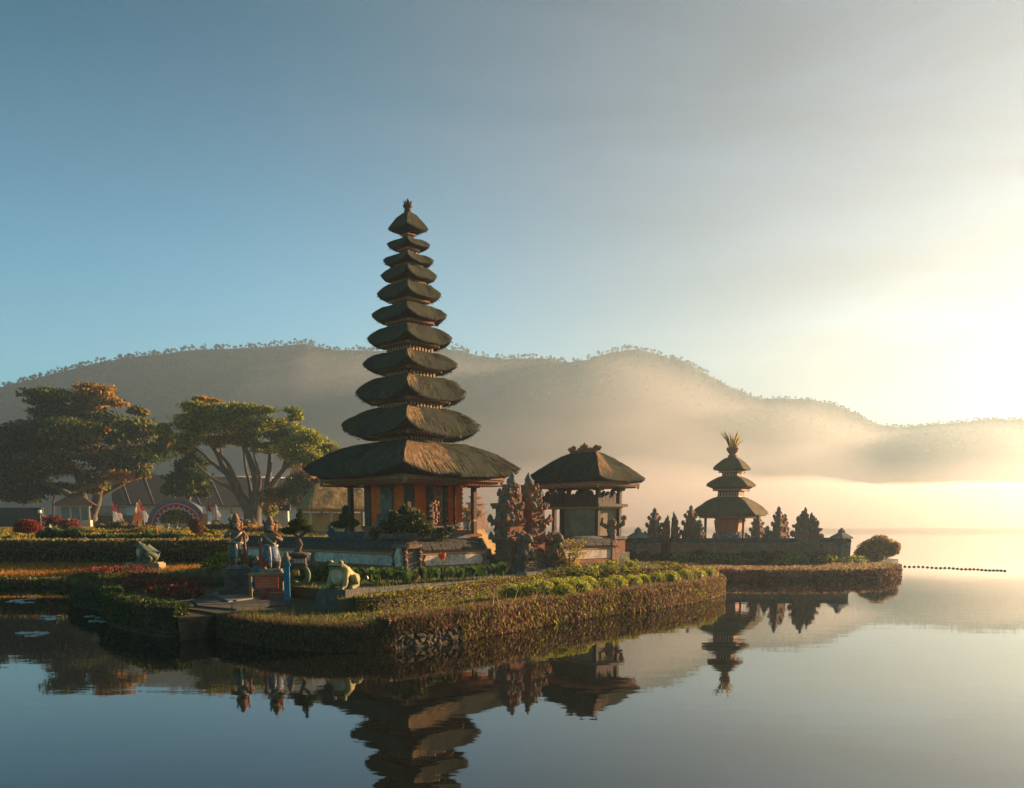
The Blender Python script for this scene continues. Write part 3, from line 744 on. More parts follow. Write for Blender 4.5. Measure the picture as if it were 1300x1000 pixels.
# ------------------------------------------------------------------ court wall
ZT = .70
K = Vector((-2.76, 22.9)); LEFT_END = K+Vector((-5.9, 5.9)); RIGHT_END = K+Vector((6.0, 5.6))
gdir = (RIGHT_END-K).normalized()
def along(px):                      # where the sight line at px meets the right wall
    s = (px-650)/FPX
    return (s*K.y-K.x)/(gdir.x-s*gdir.y)
def court_wall(p0, p1, label, npan, seed):
    p0, p1 = Vector(p0), Vector(p1); d = p1-p0; ln = d.length
    w = thing('court_wall', label, 'wall', (p0.x, p0.y, ZT), math.atan2(d.y, d.x), 'low walls round the shrine court')
    b = MB(); b.box((ln/2, 0, 0), (ln, .42, .20), mi=0); b.box((ln/2, 0, .20), (ln*.999, .34, .10), mi=1); b.box((ln/2, 0, .30), (ln*.998, .26, .32), mi=1)
    b.box((ln/2, 0, .62), (ln*.999, .32, .05), mi=2); b.box((ln/2, 0, .67), (ln*.999, .37, .07), mi=1)
    b.build('wall_body', [M_stoned, M_brick, M_gilt], w)
    for i in range(npan):
        q = (i+.5)*ln/npan; b = MB(); pw = ln/npan-.34
        b.add([(q-pw/2, -.145, .33), (q+pw/2, -.145, .33), (q+pw/2+.08, -.145, .46), (q+pw/2, -.145, .60), (q-pw/2, -.145, .60), (q-pw/2-.08, -.145, .46),
               (q-pw/2, -.12, .33), (q+pw/2, -.12, .33), (q+pw/2+.08, -.12, .46), (q+pw/2, -.12, .60), (q-pw/2, -.12, .60), (q-pw/2-.08, -.12, .46)],
              [[0, 1, 2, 3, 4, 5], [11, 10, 9, 8, 7, 6]]+[[k, 6+k, 6+(k+1) % 6, (k+1) % 6] for k in range(6)])
        b.build('white_panel', M_white, w)
    b = MB(); rg = random.Random(seed); n = int(ln/.16)
    for r_, (z, y, dep) in enumerate([(.74, .27, .50), (.81, .2, .38), (.88, .12, .24)]):
        for i in range(n):
            q = (i+.5)*ln/n
            b.box((q, 0, z+rg.uniform(-.006, .006)), (ln/n*.96, dep*(1+rg.uniform(-.03, .03)), .075), mi=0, top=(1, .82))
    b.tube([(0, 0, .98), (ln/2, 0, .985), (ln, 0, .98)], .06, 7, 0)
    b.build('tile_cap', [M_tile], w)
    return w
g0, g1 = along(612), along(700)
court_wall(LEFT_END, K+Vector((-.25, .25)), 'low white and orange wall behind the guardian statues, left of the corner planter', 2, 1)
court_wall(K+gdir*.35, K+gdir*g0, 'low white-panelled wall between the corner planter and the split gate', 1, 2)
court_wall(K+gdir*g1, RIGHT_END, 'low white-panelled wall right of the split gate, below the square pavilion', 1, 3)
# platform the gate and towers stand on
b = MB(); b.poly([V2(K+Vector((-.1, .5))), V2(RIGHT_END+Vector((-.2, .3))), (2.6, 33.5), (-3, 36), (-8.3, 31)], .5, .86); struct('court_paving', b, M_paving)

# corner planter
cp = thing('corner_planter', 'carved stone corner post holding a bushy potted plant, in front of the orange shrine', 'planter', (K.x, K.y, ZT), R(45))
b = MB(); b.box((0, 0, 0), (.56, .56, .25), mi=1); b.box((0, 0, .25), (.44, .44, .55), mi=0); b.box((0, 0, .80), (.56, .56, .1), mi=1); b.box((0, 0, .9), (.48, .48, .08), mi=0)
for s in ((-.26, -.26), (-.26, .26), (.26, -.26)):
    for k in range(7): b.blob((s[0]*.92, s[1]*.92, .22+k*.095), (.07, .07, .055), 1, .4, 3, 4+k, k % 2, smooth=False)
b.build('post', [M_stoned, M_mixstone], cp)
b = MB(); b.add([(-.31, -.13, .28), (-.31, .09, .28), (-.34, .13, .55), (-.31, .05, .80), (-.31, -.1, .80), (-.34, -.17, .55), (-.26, -.13, .28), (-.26, .09, .28), (-.26, .13, .55), (-.26, .05, .8), (-.26, -.1, .8), (-.26, -.17, .55)],
               [[0, 1, 2, 3, 4, 5], [11, 10, 9, 8, 7, 6]]+[[k, 6+k, 6+(k+1) % 6, (k+1) % 6] for k in range(6)])
b.build('white_bracket', M_white, cp)
b = MB(); b.lathe([(.18, .96), (.30, 1.05), (.36, 1.18), (.33, 1.20), (.28, 1.14)], 12); b.build('bowl', M_stoned, cp)
b = MB(); rng = np.random.default_rng(5)
for c, r, n in (((0, 0, 1.40), .36, 800), ((.35, -.3, 1.30), .26, 420), ((-.38, .3, 1.38), .24, 420), ((.6, -.62, 1.15), .22, 300), ((-.05, .05, 1.80), .16, 220), ((.2, -.2, 1.62), .22, 260), ((-.2, .3, 1.66), .16, 160), ((.85, -.8, 1.3), .13, 90), ((-.62, .55, 1.2), .18, 160)):
    q, dd = ball_pts(n, c, (r, r, r*.85), rng, .3); b.leaves(q, .11, .3, .45, (rng.random(n) < .16).astype(int), dd*.8, rng)
b.build('foliage', [M_leafd, M_leafpink], cp)

# ------------------------------------------------------------------ split gate halves (candi bentar)
def candi(name, label, loc, rz, seed, group=None, cat='gate pillar', mats=(M_mixstone, M_brick, M_stone)):
    """half gate: straight smooth inner face at local x=0, ornate steps toward +x; about 2.55 m tall"""
    t_ = thing(name, label, cat, loc, rz, group); rg = random.Random(seed)
    lev = [(0, .14, .74, .86), (.14, .34, .62, .74), (.34, .42, .70, .82), (.42, .80, .50, .60), (.80, .87, .60, .70), (.87, .95, .68, .78), (.95, 1.30, .52, .62),
           (1.30, 1.37, .62, .72), (1.37, 1.46, .70, .80), (1.46, 1.76, .50, .58), (1.76, 1.83, .60, .66), (1.83, 1.92, .64, .70), (1.92, 2.12, .42, .46), (2.12, 2.20, .48, .50), (2.20, 2.40, .30, .32), (2.40, 2.46, .34, .34)]
    for nm, lo, hi in (('base', 0, .42), ('shaft', .42, 1.92), ('crown', 1.92, 9)):
        b = MB()
        for z0, z1, xe, dp in lev:
            if not (lo <= z0 < hi): continue
            b.box((xe/2, 0, z0), (xe, dp, z1-z0), mi=0 if rg.random() < .6 else 1)
            n = 7 if z1-z0 > .15 else 3
            for i in range(n*4):                # carved knobs and curls on the outer faces
                side = rg.choice(['x', 'x', 'y-', 'y+', 'y-', 'y+']); z = rg.uniform(z0, z1); s = rg.uniform(.022, .062)
                p = (xe, rg.uniform(-dp/2, dp/2), z) if side == 'x' else (rg.uniform(.06, xe), (-dp/2 if side == 'y-' else dp/2), z)
                b.blob(p, (s, s, s*1.3), 1, .45, 3, i, rg.choice([0, 0, 1, 2]), smooth=False)
            if z0 in (.34, .87, 1.37, 2.12):   # blocky corner antefixes
                for sy in (-1, 1):
                    x, y = xe-.05, sy*(dp/2-.05)
                    b.box((x, y, z1-.03), (.13, .13, rg.uniform(.08, .13)), mi=rg.choice([0, 1, 2]), top=(.7, .7)); b.blob((x, y, z1+.10), (.05, .05, .06), 1, .3, 3, 2, rg.choice([0, 2]), smooth=False)
                b.box((xe-.04, 0, z1-.03), (.13, .2, .16), mi=rg.choice([0, 1]), top=(.5, .6)); b.blob((xe-.02, 0, z1+.12), (.06, .08, .07), 1, .35, 3, 5, 2, smooth=False)
        if nm == 'crown':
            b.tube([(.14, 0, 2.40), (.17, 0, 2.56), (.12, 0, 2.68), (.15, 0, 2.82)], [.15, .12, .08, .02], 7, 2); b.blob((.24, 0, 2.54), (.08, .10, .10), 2, .35, 3, 2, 2)
            b.blob((.30, 0, 2.36), (.09, .12, .12), 2, .35, 3, 6, 2); b.blob((.40, 0, 2.16), (.10, .13, .13), 2, .35, 3, 8, 2); b.blob((.10, 0, 2.62), (.06, .07, .08), 2, .35, 3, 9, 2)
        b.build(nm, list(mats), t_)
    return t_
ga = math.atan2(gdir.y, gdir.x)
p_l = K+gdir*along(655.0); p_r = K+gdir*along(664)
gl_ = candi('gate_pillar', 'left half of the ornate split stone gate, its tip rising over the big roof eave', (p_l.x, p_l.y, .80), ga+math.pi, 3, 'halves of the split gate')
gr_ = candi('gate_pillar', 'right half of the ornate split stone gate, standing before the square pavilion', (p_r.x+.05, p_r.y+.05, .80), ga, 8, 'halves of the split gate')
gate_scale = (1.05, 1.05, 1.0)
for o in (gl_, gr_): o.scale = gate_scale
# gate steps
b = MB(); q = (p_l+p_r)/2; nrm = Vector((gdir.y, -gdir.x))
for i in range(3):
    c = q+nrm*(.55+.36*i); b.box((c.x, c.y, .60), (1.5+.1*i, .40, .26-.075*i), rz=ga, mi=0)
tag(b.build('gate_steps', [M_stone]), 'worn stone steps leading up to the split gate', 'steps')
# crouching guardian lions at the gate foot
M_lion = mat('tan_lion_stone', (.22, .14, .08), (.13, .09, .06), 8, .95, .7, 30)
def lion(label, loc, rz, group):
    t_ = thing('lion_statue', label, 'statue', loc, rz, group)
    b = MB(); b.box((0, 0, -.02), (.46, .5, .30)); b.box((0, 0, .28), (.52, .56, .06)); b.build('plinth', M_lion, t_)
    b = MB(); b.blob((0, .05, .55), (.19, .22, .26), 2, .2, 3, 2); b.blob((0, -.05, .74), (.18, .17, .2), 2, .3, 4, 3); b.blob((0, -.10, .95), (.16, .16, .16), 2, .25, 4, 5); b.blob((0, -.24, .91), (.09, .09, .07), 2, .2, 4, 6)
    for s in (-1, 1):
        b.tube([(s*.12, -.08, .72), (s*.15, -.2, .5), (s*.14, -.22, .34)], [.08, .065, .07], 6); b.blob((s*.17, .06, .42), (.1, .18, .14), 2, .15, 3, 1); b.blob((s*.15, -.02, 1.07), (.04, .04, .08), 1, .2, 3, 1)
    b.build('body', M_lion, t_)
    b = MB(); rg = random.Random(1)
    for i in range(16):
        a = -.4+3.94*i/15; b.blob((math.cos(a)*.2, .03, .93+math.sin(a)*.2), .06, 1, .4, 3, i, smooth=False)
    b.build('mane', M_mixstone, t_)
    return t_
c = p_l-gdir*.25+nrm*.62; ln1 = lion('pale crouching lion statue at the foot of the left gate half', (c.x, c.y, .74), ga, 'lion statues at the split gate')
c = p_r+gdir*.75+nrm*.60; dup(ln1, (c.x, c.y, .74), ga, 'pale crouching lion statue at the foot of the right gate half')
# corner statue right end of the wall
se = thing('corner_statue', 'slim carved stone figure on the far right corner of the court wall', 'statue', (RIGHT_END.x+.02, RIGHT_END.y, ZT), R(45))
b = MB(); b.box((0, 0, 0), (.42, .42, .30)); b.box((0, 0, .3), (.34, .34, .42)); b.box((0, 0, .72), (.48, .48, .1)); b.build('post', M_mixstone, se)
b = MB(); b.tube([(0, 0, .8), (.03, 0, 1.0), (-.02, 0, 1.2), (0, 0, 1.35)], [.16, .12, .17, .1], 8); b.blob((0, 0, 1.45), (.15, .15, .15), 2, .3, 3, 4); b.tube([(.1, -.1, 1.3), (.26, -.26, 1.42), (.28, -.28, 1.6)], [.07, .08, .05], 6); b.tube([(-.1, .1, 1.3), (-.24, .24, 1.42), (-.22, .22, 1.62)], [.07, .08, .04], 6); b.blob((.27, -.27, 1.62), .1, 1, .4, 3, 2); b.build('figure', M_mixstone, se)

# ------------------------------------------------------------------ skin-modifier figures
def skin_obj(name, J, E, m, parent, sub=2, root=0):
    me = bpy.data.meshes.new(name); me.from_pydata([j[:3] for j in J], E, []); me.update()
    o = bpy.data.objects.new(name, me); COL.objects.link(o); o.parent = parent
    mod = o.modifiers.new('skin', 'SKIN'); mod.use_smooth_shade = True
    if not me.skin_vertices: me.skin_vertices.new(name='')
    for i, j in enumerate(J):
        sv = me.skin_vertices[0].data[i]; sv.radius = (j[3], j[4] if len(j) > 4 else j[3]); sv.use_root = (i == root)
    s_ = o.modifiers.new('sub', 'SUBSURF'); s_.levels = sub; s_.render_levels = sub
    me.materials.append(m)
    return o
def guardian(label, loc, rz, lower, seed, mirror=1):
    """stocky temple guardian, one hand on a club, one raised at the chest; faces local -y"""
    t_ = thing('guardian_statue', label, 'statue', loc, rz, 'guardian statues by the landing'); k = mirror
    J = [(0, 0, .66, .17, .15), (0, .01, .84, .15, .13), (0, 0, 1.02, .19, .14), (0, 0, 1.13, .10, .09), (0, -.02, 1.22, .07),
         (.11, -.01, .60, .12), (.22, -.08, .36, .095), (.20, -.02, .10, .06), (.22, -.14, .05, .055),
         (-.11, -.01, .60, .12), (-.20, -.05, .36, .095), (-.19, .0, .10, .06), (-.21, -.12, .05, .055),
         (.21*k, 0, 1.06, .085), (.33*k, -.04, .88, .065), (.28*k, -.22, .80, .05), (.26*k, -.27, .80, .055),
         (-.21*k, 0, 1.06, .085), (-.34*k, -.03, .92, .065), (-.20*k, -.20, 1.00, .05), (-.14*k, -.23, 1.03, .055)]
    E = [(0, 1), (1, 2), (2, 3), (3, 4), (0, 5), (5, 6), (6, 7), (7, 8), (0, 9), (9, 10), (10, 11), (11, 12), (2, 13), (13, 14), (14, 15), (15, 16), (2, 17), (17, 18), (18, 19), (19, 20)]
    skin_obj('body', J, E, M_flesh, t_)
    b = MB(); b.blob((0, -.03, 1.31), (.125, .13, .15), 3, .12, 3, seed); b.blob((0, -.155, 1.30), (.035, .04, .035), 1, .1)
    for s in (-1, 1): b.blob((s*.13, -.01, 1.30), (.03, .03, .06), 1, .1); b.blob((s*.05, -.135, 1.345), .022, 1, 0, mi=1)
    b.box((0, -.150, 1.235), (.09, .02, .022), mi=1)
    b.build('head', [M_flesh, M_whitepaint], t_)
    b = MB(); b.lathe([(.14, 1.36), (.165, 1.40), (.12, 1.45), (.13, 1.50), (.08, 1.55), (.085, 1.59), (.03, 1.64), (.01, 1.69)], 10)
    for s in (-1, 1):
        b.tube([(s*.13, .02, 1.40), (s*.20, .03, 1.47), (s*.17, .04, 1.55)], [.045, .04, .01], 5); b.blob((s*.17, .05, 1.28), (.05, .06, .12), 2, .3, 4, 3)
    b.blob((0, .12, 1.24), (.16, .09, .2), 2, .25, 4, 3)
    b.build('headdress', M_mixstone, t_)
    b = MB(); b.lathe([(.19, .74), (.23, .62), (.27, .45), (.30, .30), (.27, .28), (.18, .40)], 14, smooth=True)
    b.tube([(0, -.20, .72), (.01, -.27, .5), (0, -.25, .22), (.02, -.27, .12)], [.06, .09, .08, .04], 7, 1, True, .5)
    b.build('sarong', [lower, M_whitepaint], t_)
    b = MB()
    pts = [(.2*math.cos(a), .155*math.sin(a), .76+.02*math.sin(2*a)) for a in [i*math.pi/8 for i in range(17)]]; b.tube(pts, .035, 6)
    b.tube([(.17*k, -.10, 1.08), (0, -.17, .92), (-.14*k, -.13, .78)], [.035, .04, .035], 6)
    b.build('sash', M_whitepaint, t_)
    b = MB(); b.tube([(.27*k, -.27, .12), (.265*k, -.27, .5), (.26*k, -.28, .82), (.255*k, -.29, .98)], [.09, .055, .035, .05], 8); b.build('club', M_clubred, t_)
    b = MB(); b.box((0, -.02, 0), (.62, .52, .06)); b.box((0, -.02, -.05), (.70, .58, .05)); b.build('footing', M_stone, t_)
    t_.scale = (.75, .75, .76)
    return t_
def plinth(label, loc, rz, w, h, group='plinths under the statues', m=M_stoned):
    t_ = MB(); t_.box((0, 0, 0), (w*1.25, w*1.2, h*.28)); t_.box((0, 0, h*.28), (w*.82, w*.8, h*.42)); t_.box((0, 0, h*.70), (w*1.0, w*.98, h*.12)); t_.box((0, 0, h*.82), (w*1.15, w*1.1, h*.18))
    for k in range(4):
        a = k*math.pi/2; t_.blob((math.cos(a)*w*.42, math.sin(a)*w*.4, h*.5), (w*.13, w*.13, h*.16), 1, .3, 3, k, smooth=False)
    o = t_.build('stone_plinth', m, None, loc, rz); return tag(o, label, 'plinth', group)
s1 = W(303, 752, 20.6); s2 = W(346, 754, 20.0)
s1.z = s2.z = .44
plinth('dark stepped plinth under the green-skirted guardian statue', s1, R(8), .62, .64)
plinth('dark stepped plinth under the blue-skirted guardian statue', s2, R(8), .66, .58)
guardian('stone guardian statue in a green patterned skirt, leftmost by the landing', (s1.x, s1.y, 1.13), R(14), M_greenpaint, 3)
guardian('stone guardian statue in a blue patterned skirt, between the teal posts', (s2.x, s2.y, 1.07), R(8), M_bluepaint, 9, -1)

# ------------------------------------------------------------------ teal posts and red board
def teal_post(px, py, d, h, label):
    p = W(px, py, d); p.z = .44; t_ = thing('teal_post', label, 'post', p, R(10), 'teal posts of the landing')
    b = MB(); b.box((0, 0, 0), (.12, .12, h)); b.box((0, 0, h*.0), (.16, .16, .10)); b.build('shaft', M_teal, t_)
    b = MB(); b.box((0, 0, h), (.17, .17, .05)); b.box((0, 0, h+.05), (.13, .13, .05)); b.build('cap', M_teal, t_)
    b = MB(); b.lathe([(.04, h+.1), (.08, h+.13), (.095, h+.19), (.045, h+.22), (.055, h+.26), (.015, h+.31)], 9); b.build('finial', M_flesh, t_)
teal_post(365, 757, 18.9, .80, 'teal painted post nearest the frog statue, tall and bright')
teal_post(327, 752, 20.2, .66, 'teal painted post between the two guardian statues')
pb = W(339, 745, 19.3); pb.z = .70
rb = thing('sign_board', 'small faded red notice board hung in front of the blue-skirted statue', 'sign', pb, R(6))
b = MB(); b.box((0, 0, .02), (.50, .03, .25)); b.build('board', M_redsign, rb)
b = MB()
for k in range(3): b.box((-.02*k, -.0175, .07+k*.06), (.34-.06*k, .004, .018))
b.build('lettering', mat('worn_pale_lettering', (.45, .22, .14), None), rb)
b = MB(); b.box((.40, .03, -.18), (.06, .06, .52)); b.box((-.36, .03, -.18), (.06, .06, .52)); b.box((.02, .03, .30), (.86, .07, .06)); b.build('frame', M_goldpaint if False else mat('ochre_wood', (.26, .18, .08), (.18, .12, .06), 8), rb)

# ------------------------------------------------------------------ serpent pedestal with bonsai
ps = W(381, 748, 20.6); ps.z = .44
plinth('small dark block plinth under the green serpent ring', ps, R(5), .36, .26)
sp = thing('serpent_sculpture', 'green coiled serpent sculpture carrying a golden drum and small shrine box', 'sculpture', (ps.x, ps.y, .70), R(5)); sp.scale = (.66, .66, .66)
b = MB(); pts = [(.30*math.sin(a)*1.0, .02, .36-.34*math.cos(a)) for a in [R(-38+i*14) for i in range(17)]]; b.tube(pts, [.07+.03*math.sin(i*.2) for i in range(17)], 9); b.blob((-.20, 0, .10), (.14, .09, .08), 2, .2, 3, 3); b.build('serpent_body', M_green, sp)
b = MB(); b.tube([(-.24, -.04, .44), (-.02, -.04, .45)], [.115, .115], 12); b.tube([(-.16, -.04, .445), (-.10, -.04, .446)], [.13, .13], 12); b.build('golden_drum', M_goldpaint, sp)
b = MB(); b.box((.02, 0, .70), (.50, .40, .05), mi=0); b.box((.02, 0, .75), (.44, .34, .24), mi=0); b.box((.02, 0, .99), (.6, .48, .06), mi=0)
for k in range(3): b.box((-.12+.14*k, -.175, .79), (.11, .02, .16), mi=1)
b.build('shrine_box', [M_brownwood, M_whitepaint], sp)
bt = thing('bonsai_tree', 'dark bonsai with a twisted pale trunk standing above the serpent sculpture', 'tree', (ps.x+.02, ps.y, 1.385), R(0)); bt.scale = (.80, .80, .76)
b = MB(); b.lathe([(.24, 0), (.32, .03), (.34, .09), (.28, .10), (.12, .13)], 10); b.build('root_dish', M_stoned, bt)
b = MB(); b.tube([(-.02, 0, .05), (-.06, 0, .18), (.03, .02, .36), (-.04, 0, .54), (-.10, 0, .72), (-.02, 0, .86)], [.16, .10, .075, .07, .06, .04], 8)
b.tube([(-.04, 0, .54), (.12, .02, .66), (.26, 0, .78)], [.06, .05, .03], 6); b.tube([(-.08, 0, .66), (-.22, .0, .72), (-.34, 0, .70)], [.05, .04, .02], 6)
b.tube([(-.02, 0, .1), (.16, -.02, .05), (.26, 0, .02)], [.08, .05, .02], 6); b.tube([(-.05, 0, .1), (-.2, -.02, .05), (-.3, 0, .02)], [.08, .05, .02], 6)
b.build('trunk', M_bark, bt)
b = MB(); rng = np.random.default_rng(9)
for c, r in (((-.30, 0, .78), (.24, .2, .13)), ((.0, 0, .92), (.30, .25, .16)), ((.30, 0, .84), (.22, .2, .14)), ((.05, 0, 1.08), (.22, .2, .12)), ((.02, 0, 1.25), (.10, .1, .10)), ((-.15, .1, 1.0), (.2, .2, .12)), ((.06, 0, 1.38), (.04, .04, .1))):
    q, dd = ball_pts(int(2600*r[0]*1.2), c, r, rng, .3); b.leaves(q, .055, .3, .5, 0, dd*.7, rng)
b.build('crown', M_leafd, bt)
# second bonsai in a teal trough, on the wall
pw = W(439, 690, 26.2); pw.z = 1.69
tr = thing('bonsai_tree', 'dark low bonsai in a teal boat-shaped trough on the court wall', 'tree', pw, R(-40))
b = MB(); b.box((0, 0, -.02), (.95, .34, .10), top=(1.2, 1.2)); b.box((0, 0, .08), (1.14, .42, .12), top=(1.1, 1.1)); b.tube([(-.62, 0, .2), (-.75, 0, .28), (-.78, 0, .38)], [.1, .07, .03], 6); b.build('trough', mat('teal_glaze', (.04, .10, .11), (.03, .07, .08), 5, .4), tr)
b = MB(); b.tube([(0, 0, .15), (.06, 0, .3), (-.02, 0, .45), (.03, 0, .8)], [.06, .05, .04, .015], 6); b.build('trunk', M_bark, tr)
b = MB()
for c, r in (((-.28, 0, .42), (.3, .25, .12)), ((.25, 0, .46), (.3, .25, .13)), ((.02, 0, .62), (.22, .2, .14)), ((.03, 0, .84), (.1, .1, .14))):
    q, dd = ball_pts(600, c, r, rng, .3); b.leaves(q, .07, .3, .5, 0, dd*.7, rng)
b.build('crown', M_leafd, tr)

# ------------------------------------------------------------------ frogs
def frog(label, loc, rz, s, mats=(M_frog, M_frogbelly)):
    """sitting frog facing local -y; about .62 tall at s=1"""
    t_ = thing('frog_statue', label, 'statue', loc, rz, 'frog statues on the island'); t_.scale = (s, s, s)
    J = [(0, .26, .14, .17, .13), (0, .14, .24, .20, .18), (0, 0, .36, .19, .17), (0, -.13, .47, .23, .11), (0, -.26, .48, .17, .06)]
    E = [(0, 1), (1, 2), (2, 3), (3, 4)]
    def limb(pts, at):
        i0 = len(J); J.extend(pts); E.append((at, i0)); E.extend((i0+k, i0+k+1) for k in range(len(pts)-1))
    for q in (-1, 1):
        limb([(q*.17, -.05, .30, .075), (q*.20, -.12, .15, .058), (q*.19, -.16, .03, .05), (q*.20, -.24, .025, .045)], 2)
        limb([(q*.23, .18, .20, .10), (q*.27, .02, .26, .085), (q*.27, .16, .08, .065), (q*.28, -.02, .03, .05), (q*.30, -.10, .025, .045)], 0)
    skin_obj('body', J, E, mats[0], t_, 2, 1)
    b = MB(); b.blob((0, -.10, .26), (.155, .135, .20), 2, .05, 2, 3); b.build('belly', mats[1], t_)
    for q in (-1, 1):
        b = MB(); b.blob((q*.125, -.16, .535), (.05, .06, .042), 2, 0, mi=0); b.blob((q*.138, -.20, .545), (.024, .026, .026), 1, 0, mi=1)
        b.build('eye', [mats[0], M_iron], t_)
    b = MB(); b.tube([(math.sin(a)*.20, -.15-.19*math.cos(a), .455+.01*math.cos(a)) for a in [R(-80+i*20) for i in range(9)]], .012, 5); b.build('mouth', M_iron, t_)
    for q in (-1, 1):
        b = MB()
        for k in (-1, 0, 1): b.tube([(q*.20+k*.02, -.22, .03), (q*.20+k*.05, -.30, .02)], [.022, .016], 5)
        b.build('foot', mats[0], t_)
    return t_
f1 = G(434, 754, .72); f1.z = .70
b = MB(); b.box((0, 0, -.30), (.80, .74, .44), top=(.95, .95)); b.box((0, 0, .14), (.70, .64, .05))
tag(b.build('stone_plinth', M_stoned, None, (f1.x, f1.y, .66), R(-28)), 'squat dark plinth under the pale-bellied frog', 'plinth', 'plinths under the statues')
frog('green frog statue with a pale belly, sunlit beside the inner hedge', (f1.x, f1.y, .84), R(-28), 1.02)
f2 = G(184, 717, .60)
b = MB(); b.box((0, 0, -.25), (1.25, .75, .47)); b.box((0, 0, .22), (1.15, .66, .04))
tag(b.build('stone_plinth', mat('ochre_plinth_stone', (.34, .25, .12), (.22, .17, .09), 5), None, (f2.x, f2.y, .46), R(4)), 'flat ochre plinth under the frog seen side-on', 'plinth', 'plinths under the statues')
frog('dark green frog statue seen side-on before the clipped left hedge', (f2.x+.05, f2.y, .71), R(-72), 1.36, (mat('dark_frog_paint', (.13, .15, .09), (.08, .10, .07), 4, .6, .3, 30), M_frogbelly))
# ------------------------------------------------------------------ island edge: stone wall, trailing plants, hedges
OF = smooth_path([(p.x, p.y, 0) for p in OUTER_FRONT], 5)
def sub_path(path, x0, x1):          # part of a path between two photo columns
    return [p for p in path if x0 <= 650+FPX*p.x/p.y <= x1]
def inward(path):
    out = []
    for i, p in enumerate(path):
        t_ = path[min(i+1, len(path)-1)]-path[max(i-1, 0)]; t_.z = 0; t_.normalize(); out.append(Vector((-t_.y, t_.x, 0)))
    return out
def path_samples(path, n, rng):
    P = np.array([p[:] for p in path]); seg = np.linalg.norm(np.diff(P, axis=0), axis=1); cum = np.concatenate([[0], np.cumsum(seg)])
    s = rng.random(n)*cum[-1]; i = np.clip(np.searchsorted(cum, s)-1, 0, len(seg)-1); f = ((s-cum[i])/seg[i])[:, None]
    nv = np.array([v[:] for v in inward(path)])
    return P[i]*(1-f)+P[i+1]*f, nv[i], i
def trailing(name, path, zt, label, cat, mats, n, group=None, weights=(.6, .3, .1), tuft=.12, full=1.0, seed=1, bed=.55):
    """a hedge-like border on the rim with stems trailing down the bank"""
    rng = np.random.default_rng(seed); nv = inward(path); b = MB()
    for i in range(len(path)-1):          # dark inner bulk so that the bank never shows through
        a, c = path[i], path[i+1]; na, nc = nv[i], nv[i+1]
        V = []
        for p, q in ((a, na), (c, nc)):
            for o, z in ((-.02, -.25), (-.03, zt*.5), (.0, zt-.03), (.16, zt+.03), (bed, zt-.06), (bed, .38)): V.append(p+q*o+Vector((0, 0, z)))
        b.add(V, [[k, 6+k, 7+k, k+1] for k in range(5)], 3)
    # hanging strands
    P, nn, _ = path_samples(path, n, rng)
    wob = np.array([noise.noise(Vector((p[0]*1.7, p[1]*1.7, seed))) for p in P])
    z1 = zt+.05*wob+rng.normal(size=n)*.02; L_ = rng.uniform(.08, .22, n)
    z = z1-(z1-.02)*rng.random(n)*full
    off = -.05-.07*rng.random(n)-.05*np.maximum(0, wob)
    Q = P+nn*off[:, None]; Q[:, 2] = z
    D = np.tile([0, 0, -1.4], (n, 1))-nn*.5
    mi = rng.choice(3, n, p=weights)
    b.leaves(Q, .085, 0, .26, mi, D, rng, .55)
    m = int(n*.7)                          # top tuft
    P, nn, _ = path_samples(path, m, rng); wob = np.array([noise.noise(Vector((p[0]*2.2, p[1]*2.2, seed+4))) for p in P])
    Q = P+nn*(rng.uniform(-.08, bed, m))[:, None]; Q[:, 2] = zt+.02+.04*wob+rng.uniform(-.05, .02, m)
    b.blades(Q, tuft*.8, .016, .5, rng.choice(3, m, p=weights), rng)
    P, nn, _ = path_samples(path, m, rng)
    Q = P+nn*(rng.uniform(-.08, bed, m))[:, None]; Q[:, 2] = zt+rng.uniform(-.02, .06, m)
    b.leaves(Q, .05, .5, .5, rng.choice(3, m, p=weights), None, rng)
    # sparse taller sprigs
    k = max(8, m//120); P, nn, _ = path_samples(path, k, rng); Q = P+nn*(rng.uniform(0, .3, k))[:, None]; Q[:, 2] = zt
    b.blades(Q, .30, .02, .25, 1, rng)
    o = b.build(name, list(mats)+[M_soil]); return tag(o, label, cat, group)
GRP = 'plantings along the island edge'
trailing('trailing_border', sub_path(OF, 578, 915)+[Vector(p) for p in ((6.30, 26.0, 0), (6.40, 26.9, 0), (6.43, 28.0, 0), (6.25, 29.5, 0), (5.8, 31.2, 0))], .51, 'purple-brown trailing border hanging to the water, right of the bare stone wall', 'border plants', (M_purple, M_leafpink, M_leafy), 30000, GRP, (.62, .22, .16), .09, seed=2)
trailing('trailing_border', sub_path(OF, 276, 506), .36, 'dark grassy-topped trailing border at the island front, left of the bare stone wall', 'border plants', (M_purple, M_grass, M_leafpink), 22000, GRP, (.55, .30, .15), .11, seed=3)
trailing('trailing_border', sub_path(OF, 488, 592), .48, 'tufted strip growing on top of the bare stone wall', 'border plants', (M_leafpink, M_purple, M_grass), 3600, GRP, (.3, .5, .2), .09, full=.42, seed=4)
